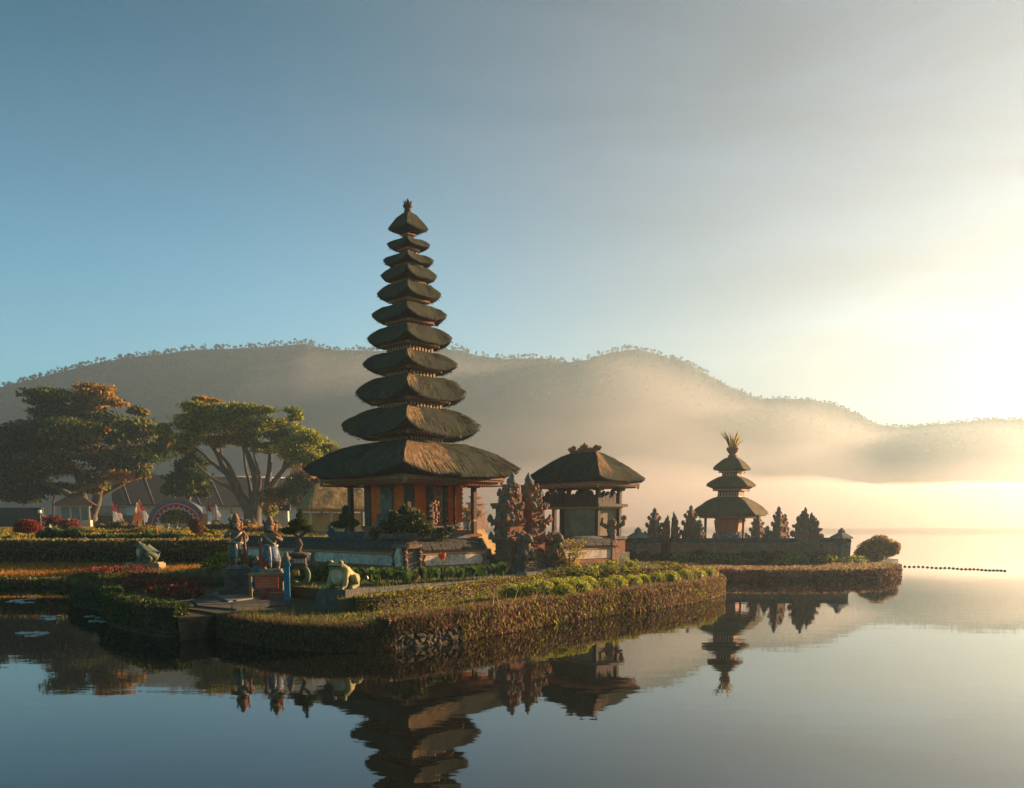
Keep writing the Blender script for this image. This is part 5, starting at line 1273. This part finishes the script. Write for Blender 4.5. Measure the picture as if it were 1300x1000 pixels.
# great tree at the left
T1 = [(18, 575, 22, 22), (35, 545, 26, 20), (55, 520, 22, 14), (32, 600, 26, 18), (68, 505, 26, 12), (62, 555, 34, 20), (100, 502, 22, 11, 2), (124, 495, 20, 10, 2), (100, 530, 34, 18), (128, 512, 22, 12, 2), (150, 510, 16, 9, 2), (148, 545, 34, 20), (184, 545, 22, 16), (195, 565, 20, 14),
      (160, 580, 34, 16), (118, 575, 34, 18), (85, 585, 38, 20), (50, 590, 30, 20), (60, 620, 26, 12), (25, 625, 26, 14), (100, 605, 26, 12), (150, 600, 24, 11, 2), (172, 596, 20, 10), (110, 550, 30, 18), (90, 560, 30, 18), (40, 570, 26, 18), (165, 520, 12, 8), (205, 560, 14, 12), (130, 618, 14, 8, 2), (5, 610, 24, 22)]
L1 = [[(108, 668, 0, .85), (108, 652, 0, .62), (106, 636, 0, .5), (100, 615, .5, .36), (85, 590, 1, .25), (62, 560, 1.5, .12)],
      [(113, 668, .3, .7), (116, 650, .3, .5), (124, 630, 0, .42), (132, 605, -.5, .32), (150, 575, -1, .2), (170, 555, -1.5, .1)],
      [(116, 650, .3, .45), (118, 625, 1, .36), (116, 590, 1.4, .26), (110, 550, 1.5, .15), (108, 520, 1.5, .08)],
      [(106, 640, 0, .4), (90, 625, -1, .28), (60, 610, -1.6, .18), (30, 600, -2, .08)], [(124, 630, 0, .3), (150, 612, 1, .2), (180, 590, 1.5, .1)]]
tree('broad_tree', 'great dark spreading tree at the far left with young orange top leaves', 112, 88, T1, L1, (M_leafd, M_leaf, M_leafo), .42, 26, 1.1, 'garden trees', .5, 2, .62, [.58, .30, .12])
# umbrella tree
T2 = [(238, 535, 20, 14), (222, 548, 14, 9), (262, 520, 22, 10), (262, 540, 24, 13), (250, 560, 16, 9), (285, 518, 22, 10), (292, 538, 26, 13), (312, 522, 22, 10), (325, 540, 26, 14), (335, 525, 18, 9), (350, 542, 24, 13), (350, 562, 18, 11), (372, 527, 14, 9), (374, 548, 22, 12), (392, 556, 20, 12),
      (410, 568, 16, 10), (424, 575, 12, 8), (380, 570, 24, 12), (398, 582, 18, 11), (368, 582, 16, 10), (310, 558, 16, 8), (280, 556, 14, 8), (272, 508, 10, 4, 2), (262, 509, 8, 4, 2), (270, 556, 16, 10), (300, 552, 18, 10), (335, 570, 14, 8), (395, 592, 14, 9), (232, 568, 12, 8), (410, 588, 12, 8)]
L2 = [[(318, 668, 0, .75), (318, 650, 0, .55), (305, 630, 0, .40), (288, 602, .5, .30), (268, 570, 1, .2), (252, 545, 1, .1)], [(320, 668, .3, .7), (324, 648, 0, .5), (326, 620, 0, .38), (322, 590, -.4, .26), (310, 560, -.6, .16), (300, 535, -.6, .08)],
      [(324, 645, 0, .42), (335, 620, .8, .3), (338, 590, 1, .22), (340, 560, 1, .12), (345, 540, 1, .06)], [(326, 640, 0, .36), (346, 618, -.6, .26), (364, 596, -1, .18), (385, 575, -1, .1)], [(326, 636, 0, .34), (352, 622, 1, .22), (380, 600, 1.5, .14), (405, 580, 1.6, .07)], [(305, 630, 0, .3), (300, 600, -1, .2), (285, 575, -1.3, .1)], [(288, 602, .5, .2), (262, 580, 0, .12), (240, 560, 0, .06)], [(322, 640, 0, .22), (312, 610, .8, .15), (305, 580, 1.2, .10), (300, 555, 1.2, .05)], [(326, 632, 0, .2), (334, 606, -1, .14), (330, 578, -1.4, .09), (322, 552, -1.4, .05)], [(330, 634, 0, .2), (352, 606, .4, .14), (360, 580, .6, .09), (366, 558, .6, .05)], [(312, 632, 0, .2), (292, 618, -.6, .14), (270, 604, -.9, .10), (250, 585, -1, .05)], [(305, 625, 0, .2), (280, 592, 1.2, .12), (272, 565, 1.4, .06)]]
tree('umbrella_tree', 'spreading umbrella-shaped tree with open limbs and bright green top, left of the big tower', 320, 72, T2, L2, (M_leaf, M_leafy, M_leafo), .27, 40, .9, 'garden trees', .45, 5, .75, [.36, .60, .04])
tree('hanging_tree', 'slender tree with hanging leaves in painted sunlit pink beside the big tower roof', 375, 62, [(385, 600, 16, 12, 1), (402, 612, 14, 13, 1), (416, 625, 10, 11, 1), (392, 622, 14, 11), (372, 615, 14, 12), (345, 632, 13, 12, 1), (338, 645, 9, 8, 2), (378, 632, 12, 8), (360, 625, 10, 9, 1)],
     [[(379, 668, 0, .16), (380, 650, 0, .13), (378, 630, 0, .1), (384, 605, 0, .05)], [(378, 640, 0, .09), (360, 630, .3, .06), (345, 632, .3, .03)], [(378, 632, 0, .08), (398, 620, 0, .05), (412, 622, 0, .03)]], (M_leaf, M_leafpink, M_leafy), .22, 38, .5, 'garden trees', .2, 7, 1.0, [.55, .35, .10], up=-.4)  # pinkish leaf colour imitates sunlight on the drooping leaves
tree('small_dark_tree', 'small dark bushy tree between the two great trees, before the long dark roof', 240, 80, [(232, 588, 12, 10), (248, 590, 14, 11), (240, 575, 9, 8), (228, 605, 16, 11), (250, 606, 16, 11), (238, 620, 20, 10), (258, 622, 12, 9), (222, 622, 10, 8)],
     [[(240, 668, 0, .3), (240, 640, 0, .22), (240, 610, 0, .14), (241, 585, 0, .06)]], (M_leafd, M_leaf), .32, 34, .6, 'garden trees', .3, 9, .8, [.8, .2])
tree('edge_tree', 'dark tree cut by the left edge of the view', -22, 84, [(-8, 560, 20, 16), (-12, 585, 22, 18), (2, 548, 9, 8), (-30, 550, 22, 18), (-10, 612, 24, 18), (-45, 580, 24, 22)], [[(-22, 668, 0, .5), (-20, 630, 0, .35), (-14, 590, 0, .2), (-10, 560, 0, .1)]], (M_leafd, M_leaf), .38, 26, .8, 'garden trees', .4, 11, .7, [.8, .2])
tree('frangipani_tree', 'small sunlit yellowish tree glimpsed under the right side of the big roof', 592, 58, [(588, 648, 6, 6, 1), (598, 650, 7, 6, 1), (606, 652, 6, 6), (594, 658, 7, 5)], [[(594, 676, 0, .12), (594, 662, 0, .09), (592, 650, 0, .05)], [(594, 664, 0, .07), (603, 653, 0, .03)]], (M_leafpink, M_leafo), .14, 46, .4, 'garden trees', .12, 13, .9, [.6, .4])
tree('bare_tree', 'thin bare-branched tree behind the kiosk roof', 68, 92, [(68, 622, 3, 3), (72, 618, 3, 3)], [[(68, 662, 0, .12), (68, 640, 0, .09), (69, 618, 0, .04)], [(68, 636, 0, .05), (73, 622, 0, .02)], [(68, 640, 0, .05), (63, 628, 0, .02)]], (M_leafpink, M_leaf), .14, 12, .3, 'garden trees', .08, 15, .9)

# ------------------------------------------------------------------ mainland hedges, beds and shrubs
def mpath(pts, d):     # photo columns with depth
    return smooth_path([(W(x, 690, dd).x, dd, 0) for x, dd in pts], 5)
hp = mpath([(-60, 34.6), (20, 34.4), (100, 34.2), (190, 34.1), (296, 34.2)], 0)
hedge('clipped_hedge', [Vector((p.x, p.y, .5)) for p in hp], .50, 1.48, .9, 'tall speckled clipped hedge behind the golden lawn on the left shore', 'hedge', (M_leafpink, M_leaf), 17000, .14, 'clipped hedges', (.62, .38), 20, core=.06, deep=.45)  # lighter pinkish leaves paint sunlit specks on the shaded face
strip = [V2(G(x, y, .4)) for x, y in ((-60, 741), (60, 741), (98, 742), (150, 731), (210, 722), (290, 712))] + [(-11.0, 33.6), (-22, 33.8)]
strip_z = lambda P: zmain(P)-.02
grass('golden_lawn', [V2(G(-60, 741, .2)), V2(G(60, 741, .2)), V2(G(97, 742, .2)), (-12.2, 30.4), (-11.0, 33.6), (-22.5, 33.9)], strip_z, 22000, .12, .03, [M_gold, M_leafo, M_leafpink], weights=[.6, .25, .15], lean=.5, seed=8)
rng = np.random.default_rng(31); b = MB(); sh = mpath([(-60, 29.8), (0, 29.6), (60, 29.7), (96, 29.4)], 0); P, nn, _ = path_samples(sh, 4500, rng)
Q = np.column_stack([P[:, 0], P[:, 1]+rng.uniform(-.5, .35, 4500), rng.uniform(-.02, .3, 4500)]); b.leaves(Q, .15, .4, .35, rng.choice(2, 4500), None, rng)
tag(b.build('shore_plants', [M_leafpink, M_leaf]), kind='stuff')
grass('garden_lawn', [(-28, 36.5), (-9.5, 36.5), (-4.0, 50), (-3.5, 62), (-36, 62)], strip_z, 16000, .16, .06, [M_grass, M_leafy, M_gold], weights=[.45, .3, .25], seed=9)
# low leafy plant row right behind the hedge, yellow leaves painting lit lawn strips beyond
rng = np.random.default_rng(33)
def bed(name, label, pts, d, z, hgt, mats, n, leaf, weights, cat='flower bed', wid=.8, seed=1, up=.4, grp='garden beds on the left shore'):
    rng = np.random.default_rng(seed); path = mpath([(x, d) for x in pts], 0); P, nn, _ = path_samples(path, n, rng); b = MB()
    wob = np.array([abs(noise.noise(Vector((p[0]*1.4, d, seed))))+.35 for p in P])
    Q = np.column_stack([P[:, 0], P[:, 1]+rng.uniform(-wid/2, wid/2, n), z+hgt*wob*rng.random(n)]); b.leaves(Q, leaf, up, .5, rng.choice(len(mats), n, p=weights), None, rng)
    tag(b.build(name, list(mats)), label, cat, grp)
bed('leafy_bed', 'dark broad-leaved plant row just behind the tall speckled hedge', (52, 230), 37.5, 1.28, .62, (M_leafd, M_canna), 4200, .26, [.55, .45], seed=2)
bed('leafy_bed', 'sparse leafy plants at the left end behind the tall speckled hedge', (-40, 14), 37, 1.25, .5, (M_leaf, M_canna), 1400, .2, [.5, .5], seed=3)
bed('yellow_strip', 'bright yellow-green leaf strip painting the sunlit lawn across the left garden', (-40, 300), 44, 1.36, .30, (M_leafy, M_gold), 7000, .14, [.7, .3], seed=4)  # yellow leaves put the lit strips of lawn into colour
bed('flower_bed', 'mixed red and green flower bed in front of the great tree', (60, 215), 49, 1.42, .55, (M_leafo, M_leaf, M_redleaf, M_leafpink), 5200, .18, [.3, .4, .15, .15], seed=5, wid=1.6)
bed('flower_bed', 'low shrubs in painted yellow sunlight between the umbrella tree and the court wall', (310, 470), 52, 1.5, .9, (M_leafpink, M_gold, M_leafy), 5200, .2, [.45, .25, .3], seed=6, wid=1.4)  # gold and pink leaves paint the yellow light on these shrubs
bed('flower_bed', 'dull flowering bed under the banners right of the red arch', (262, 320), 58, 1.56, .8, (M_leafpink, M_leafd, M_leaf), 2600, .2, [.35, .35, .3], seed=7)
bed('flower_bed', 'pinkish flowering bed under the banners left of the red arch', (125, 180), 60, 1.56, .9, (M_leafpink, M_leafd, M_leafo), 2200, .2, [.4, .3, .3], seed=8)
bed('yellow_strip', 'short bright yellow clipped border beside the red ball shrub, below the arch', (246, 272), 46.5, 1.45, .62, (M_leafy, M_gold), 1500, .13, [.7, .3], seed=9, wid=.6)
p = W(35, 668, 41); rt = thing('umbrella_shrub', 'crimson dome-shaped shrub on a thin stem above the left hedge', 'shrub', (p.x, p.y, 1.28), 0, 'crimson shrubs of the left garden')
b = MB(); b.tube([(0, 0, 0), (.03, 0, .3), (-.02, 0, .65)], [.05, .04, .05], 6); b.build('stem', M_bark, rt)
b = MB(); q, dd = ball_pts(2600, (0, 0, .62), (.62, .6, .40), np.random.default_rng(2), .7); k = q[:, 2] > .42; b.leaves(q[k], .10, .2, .5, 0, dd[k], RNG); b.blob((0, 0, .62), (.5, .48, .26), 2, .1); b.build('crown', M_redleaf, rt)
def red_shrub(px, py, d, rx, rz_, label, seed):
    p = W(px, py, d); z = zg(p.x, p.y); t_ = thing('crimson_shrub', label, 'shrub', (p.x, p.y, z), 0, 'crimson shrubs of the left garden'); b = MB(); r = np.random.default_rng(seed)
    for i in range(5):
        c = (r.uniform(-.6, .6)*rx, r.uniform(-.3, .3), rz_*.5); q, dd = ball_pts(520, c, (rx*.55, .5, rz_*.6), r, .6); k = q[:, 2] > 0; b.leaves(q[k], .12, .3, .5, (r.random(k.sum()) < .2).astype(int), dd[k], r)
    b.build('foliage', [M_redleaf, M_leafpink], t_); b = MB(); b.tube([(0, 0, -.05), (0, 0, rz_*.4)], .05, 5); b.build('stem', M_bark, t_)
red_shrub(70, 668, 50, 1.0, .95, 'crimson mounded shrub right of the globe lamp', 3)
red_shrub(88, 668, 50, .55, .80, 'smaller crimson shrub at the foot of the great tree', 4)
p = W(250, 672, 43); bs = thing('ball_topiary', 'rust-red ball topiary on a thin stem in front of the red arch', 'shrub', (p.x, p.y, zg(p.x, p.y)), 0, 'crimson shrubs of the left garden')
b = MB(); b.tube([(0, 0, -.1), (0, 0, .5)], .03, 5); b.build('stem', M_bark, bs); b = MB(); q, dd = ball_pts(1500, (0, 0, .62), .36, np.random.default_rng(5), .85); b.leaves(q, .08, .1, .5, 0, dd, RNG); b.blob((0, 0, .62), .31, 2, .08); b.build('crown', mat('rust_leaves', (.20, .085, .04), (.14, .07, .03), 4, .7, island=.5, transl=.3), bs)

# ------------------------------------------------------------------ buildings and garden furniture on the mainland
# long dark-roofed hall
A = W(160, 640, 104); hall = thing('hall', 'long hall with a steep dark ribbed roof behind the trees, pale blue wall below', 'building', (A.x, A.y, zg(A.x, A.y)), R(33))
zE, zR, LN, RUN = 2.45, 6.2, 30.0, 5.2
b = MB(); b.add([(0, 0, zE), (LN, 0, zE), (LN, RUN, zR), (-.6, RUN, zR), (LN, 2*RUN, zE), (0, 2*RUN, zE), (0, 0, zE-.18), (LN, 0, zE-.18), (0, 2*RUN, zE-.18), (LN, 2*RUN, zE-.18)],
      [[0, 1, 2, 3], [3, 2, 4, 5], [0, 6, 7, 1], [5, 4, 9, 8], [0, 3, 5, 8, 6], [1, 7, 9, 4, 2]])
rf = b.build('roof', M_darkroof, hall)
b = MB()
for i in range(11): x = .5+i*2.7; b.tube([(x, .02, zE+.05), (x-.1, RUN, zR+.06)], .035, 4)
b.tube([(-.5, RUN, zR+.05), (LN, RUN, zR+.05)], .12, 5); b.build('roof_rib', M_palebatten, rf)
b = MB(); b.box((LN/2, RUN, -.4), (LN-1.6, 2*RUN-2.4, zE+.3)); b.build('wall', M_bluewall, hall)
for i in range(7): b = MB(); b.box((2+i*4.1, .5, -.4), (.22, .22, zE+.3)); b.build('post', M_cream, hall)
# small kiosk
A = W(97, 655, 85); kz = zg(A.x, A.y)-.3; kk = thing('kiosk', 'small kiosk with a dark hipped roof and glazed cream walls, left of the great trunk', 'building', (A.x, A.y, kz), R(20))
b = MB()
V = [(-1.9, -1.7, 2.3), (1.9, -1.7, 2.3), (1.9, 1.7, 2.3), (-1.9, 1.7, 2.3), (-.25, 0, 3.5), (.25, 0, 3.5)]
b.add(V, [[0, 1, 5, 4], [1, 2, 5], [2, 3, 4, 5], [3, 0, 4], [3, 2, 1, 0]]); b.build('roof', mat('brown_tile_roof', (.085, .055, .04), (.06, .04, .03), 4, .9, .6, 25), kk)
b = MB(); b.box((0, 0, 0), (2.6, 2.3, .9)); b.box((0, 0, 2.15), (2.6, 2.3, .17)); b.build('wall', M_cream, kk)
b = MB(); b.box((0, 0, .9), (2.4, 2.1, 1.25)); b.build('window', M_window, kk)
for x in (-1.22, -.35, .5, 1.22):
    b = MB(); b.box((x, -1.07, .9), (.14, .14, 1.26)); b.build('post', M_cream, kk)
# dark wall, iron fence
A, E = W(-40, 655, 80), W(62, 655, 82); b = MB(); b.box(((A.x+E.x)/2, 81, zg(E.x, 81)-.5), (E.x-A.x, .5, 2.25)); tag(b.build('boundary_wall', mat('dark_mossy_wall', (.035, .035, .03), (.06, .055, .045), 1, .95, .5, 8)), 'tall dark boundary wall under the left side of the great tree', 'wall')
A, E = W(62, 655, 90), W(188, 655, 90); b = MB(); b.box(((A.x+E.x)/2, 90, 1.2), (E.x-A.x, .4, 1.5)); b.box(((A.x+E.x)/2, 90, 2.7), (E.x-A.x, .5, .12)); tag(b.build('boundary_wall', mat('brown_garden_wall', (.13, .10, .07), (.09, .07, .05), 1, .95, .5, 8)), 'low brown garden wall under the iron fence, left of the red arch', 'wall')
fe = thing('iron_fence', 'black iron picket fence on the low wall between the great trunk and the hall', 'fence', (W(122, 655, 89.6).x, 90, 2.8), 0); wd = W(158, 655, 90).x-W(122, 655, 90).x
b = MB(); n = 26
for i in range(n+1): b.tube([(i*wd/n, 0, 0), (i*wd/n, 0, .95), (i*wd/n, 0, 1.1)], [.025, .025, .005], 5)
b.build('pickets', M_iron, fe); b = MB(); b.box((wd/2, 0, .15), (wd, .05, .05)); b.box((wd/2, 0, .8), (wd, .05, .05)); b.build('rails', M_iron, fe)
# pale shed right of the umbrella tree trunk
A = W(357, 658, 66); sd = thing('shed', 'small pale-walled shed seen between the trunks of the umbrella tree and the hanging tree', 'building', (A.x, A.y, zg(A.x, A.y)), R(10))
b = MB(); b.box((0, 0, 0), (1.1, 1.5, 1.35)); b.build('wall', M_cream, sd); b = MB(); b.add([(-.7, -.95, 1.35), (.7, -.95, 1.35), (.7, .95, 1.35), (-.7, .95, 1.35), (-.7, 0, 1.8), (.7, 0, 1.8)], [[0, 1, 5, 4], [2, 3, 4, 5], [0, 4, 3], [1, 2, 5], [3, 2, 1, 0]]); b.build('roof', M_darkroof, sd)
# thatched open pavilion
A = W(428, 661, 49); tp = thing('thatched_pavilion', 'open-sided pavilion with a golden straw roof, seen between the big tower and the trees', 'pavilion', (A.x, A.y, zg(A.x, A.y)), R(28))
zE, zR = CAM_H+(661-646)*49/FPX-tp.location.z, CAM_H+(661-615)*49/FPX-tp.location.z
h = dict(a=(2.05, 1.25), c=(1.15, .04), b=(1.95, 1.15), ze=zE, zt=zR, zb=zE-.12, lift=.03, p=1.05)
thatch_roof('thatched_roof', tp, h, 3000, None, 71, [M_thatchgold, M_thatchgold, mat('straw_fibres', (.46, .30, .12), (.28, .18, .08), 3, .95, island=.8)])
for x in (-1.75, -.6, .6, 1.75):
    for y in (-.95, .95):
        b = MB(); b.box((x, y, 0), (.09, .09, zE)); b.build('post', M_brownwood if y > 0 else M_cream, tp)
b = MB(); b.box((0, .9, 0), (3.4, .08, zE-.2)); b.build('back_wall', mat('yellow_back_wall', (.42, .30, .10), (.32, .22, .08), 2, .9), tp)
b = MB(); b.box((0, 0, 0), (3.8, 2.2, .25)); b.build('floor', M_stone, tp)
# pink gate far behind
A = W(604, 661, 64); z0 = zg(A.x, A.y); H = 2.2+(661-622)*64/FPX-z0; fg = thing('shrine_tower', 'distant pinkish sunlit stepped shrine glimpsed right of the orange shrine post', 'shrine', (A.x, A.y, z0), R(45))
b = MB(); z = 0
for k, (w, q) in enumerate(((1.3, .18), (1.0, .22), (1.15, .05), (.8, .18), (1.0, .05), (.55, .12), (.7, .04), (.3, .10), (.12, .06))): b.box((0, 0, z), (w, w, q*H)); z += q*H
M_pink = mat('pinkish_stone', (.42, .24, .17), (.30, .17, .12), 4, .9, .6, 20); b.build('tower_body', M_pink, fg)
# red arch
A = W(228, 668, 68); az = zg(A.x, A.y); ar = thing('garden_arch', 'grey garden arch trimmed with red scalloped cloth edged in white', 'arch', (A.x, A.y, az), 0)
def half_ring(b, r0, r1, y0, y1, mi=0, n=26, hz=1.0):
    V = []
    for i in range(n+1):
        a = math.pi*i/n
        for r in (r0, r1):
            for y in (y0, y1): V.append((r*math.cos(a), y, r*math.sin(a)*hz))
    F = []
    for i in range(n):
        o, p = i*4, i*4+4; F += [[o, p, p+1, o+1], [o+2, o+3, p+3, p+2], [o, o+2, p+2, p], [o+1, p+1, p+3, o+3]]
    F += [[0, 1, 3, 2], [n*4, n*4+2, n*4+3, n*4+1]]; b.add(V, F, mi)
RA = 38*68/FPX; HZ = .98
b = MB(); half_ring(b, RA*.87, RA, -.5, .5, hz=HZ); b.build('arch_shell', M_greymetal, ar)
b = MB(); half_ring(b, RA*.76, RA*.88, -.53, -.40, hz=HZ); n = 13
for i in range(n):
    a = math.pi*(i+.5)/n; V = [(RA*.80*math.cos(a), -.47, RA*.80*math.sin(a)*HZ)]
    c = Vector((RA*.81*math.cos(a), -.47, RA*.81*math.sin(a)*HZ)); tn = Vector((-math.sin(a), 0, math.cos(a)*HZ)); nr = Vector((-math.cos(a), 0, -math.sin(a)*HZ)); w = RA*.095
    pts = [c+tn*w*math.cos(t_)+nr*w*1.7*math.sin(t_) for t_ in [math.pi*k/8 for k in range(9)]]
    b.add([p for p in pts]+[p+Vector((0, .03, 0)) for p in pts], [list(range(9)), list(range(17, 8, -1))]+[[k, k+9, k+10, k+1] for k in range(8)])
b.build('red_scallops', M_flagred, ar)
b = MB()
for i in range(n):
    a = math.pi*(i+.5)/n; c = Vector((RA*.81*math.cos(a), -.49, RA*.81*math.sin(a)*HZ)); tn = Vector((-math.sin(a), 0, math.cos(a)*HZ)); nr = Vector((-math.cos(a), 0, -math.sin(a)*HZ)); w = RA*.095
    b.tube([c+tn*w*math.cos(t_)+nr*w*1.7*math.sin(t_) for t_ in [math.pi*k/8 for k in range(9)]], .04, 5)
b.tube([(RA*.825*math.cos(math.pi*k/24), -.55, RA*.825*math.sin(math.pi*k/24)*HZ) for k in range(25)], .03, 5)
b.build('white_piping', M_flagwhite, ar)
for x, lb in ((211, 'potted flowers left inside the red arch'), (222, 'low potted plant in the middle of the red arch'), (233, 'pink potted flowers right inside the red arch')):
    p = W(x, 664, 67.5); z = zg(p.x, p.y); t_ = thing('potted_plant', lb, 'plant', (p.x, p.y, z), 0, 'pots under the red arch'); b = MB(); b.lathe([(.16, 0), (.24, .3), (.26, .36), (.2, .34)], 10); b.build('pot', M_cream, t_)
    b = MB(); q, dd = ball_pts(500, (0, 0, .75), (.42, .4, .42), RNG, .3); b.leaves(q, .12, .3, .5, RNG.choice(3, 500), dd, RNG); b.build('foliage', [M_leafd, M_leaf, M_leafpink if x != 222 else M_leaf], t_)
for x, lb in ((214, 'added dark shrub for the shade behind the left side of the red arch'), (228, 'added dark shrub for the shade behind the middle of the red arch'), (242, 'added dark shrub for the shade behind the right side of the red arch')):
    p = W(x, 664, 76); leafy_shrub('shade_shrub', lb, 'shrub', (p.x, p.y, zg(p.x, p.y)-.05), [((0, 0, .7), .75), ((.1, 0, 1.35), .65), ((-.3, .1, 1.0), .6), ((.4, .1, .8), .55)], (M_leafd, M_leafd), .2, 900, None, .2, 'added shrubs for the shade behind the red arch', seed=x)  # dark shrubs added where the arch opening only lies in shade
# banners
def banner(px, d, ytop, m, m2, label, tilt=0, wid=.32):
    p = W(px, 668, d); z = zg(p.x, p.y); H = CAM_H+(661-ytop)*d/FPX-z; t_ = thing('banner', label, 'banner', (p.x, p.y, z), 0, 'cloth banners by the red arch'); b = MB()
    tp_ = Vector((tilt, 0, H)); b.tube([(0, 0, 0), (tilt*.6, 0, H*.6), tuple(tp_)], [.035, .03, .02], 5); b.build('pole', M_whitepaint, t_)
    for nm, lo, hi, mm in (('cloth', .30, .66, m), ('cloth', .66, .98, m2)):
        b = MB(); V = []; n = 8
        for i in range(n+1):
            s = lo+(hi-lo)*i/n; c = Vector((tilt*s, 0, H*s)); w = wid*(1-.75*max(0, (s-.6)/.4))*(.6+.4*min(1, (s-.28)/.15)); yw = .08*math.sin(s*14)
            V += [c+Vector((0, 0, 0)), c+Vector((w*.5, yw, -.05)), c+Vector((w, yw*.4, -.1))]
        F = [[3*i+k, 3*i+k+1, 3*i+k+4, 3*i+k+3] for i in range(n) for k in range(2)]; q = len(V); V += [v+Vector((0, .012, 0)) for v in V]; F += [[q+f for f in reversed(ff)] for ff in F]; b.add(V, F, 0, True); b.build(nm, mm, t_)
for a in ((144, 62, 636, M_flagwhite, M_flagred, 'white and red banner furthest left, beside the iron fence'), (150, 63, 639, M_flagwhite, M_flagred, 'short white and red banner, second from the left'), (166, 61, 638, M_flagorange, M_flagwhite, 'leaning orange and white banner, third from the left', .5), (176, 60, 637, M_flagorange, M_flagorange, 'all orange banner left of the red arch'),
          (185, 59, 634, M_flagwhite, M_flagred, 'tall red-topped banner right beside the left foot of the arch', -.35), (259, 60, 640, M_flagorange, M_flagwhite, 'orange and white banner touching the right foot of the arch'), (264, 59, 635, M_flagwhite, M_flagred, 'tall red and white banner right of the arch'), (275, 61, 640, M_flagwhite, M_flagwhite, 'plain white banner right of the arch'), (293, 60, 641, M_flagwhite, M_flagorange, 'banner furthest right, above the leftmost guardian statue')):
    banner(*a)
# globe lamp
p = W(52, 668, 47); gz = zg(p.x, p.y); lp = thing('globe_lamp', 'white globe lamp on a slim post in front of the dark boundary wall', 'lamp', (p.x, p.y, gz), 0); H = CAM_H+(661-649)*47/FPX-gz
b = MB(); b.tube([(0, 0, 0), (0, 0, H*.5), (0, 0, H-.08)], [.045, .035, .03], 7); b.lathe([(.10, 0), (.08, .1), (.04, .14)], 8); b.build('post', M_greymetal, lp); b = MB(); b.blob((0, 0, H), .10, 2, 0); b.build('globe', M_globe, lp)
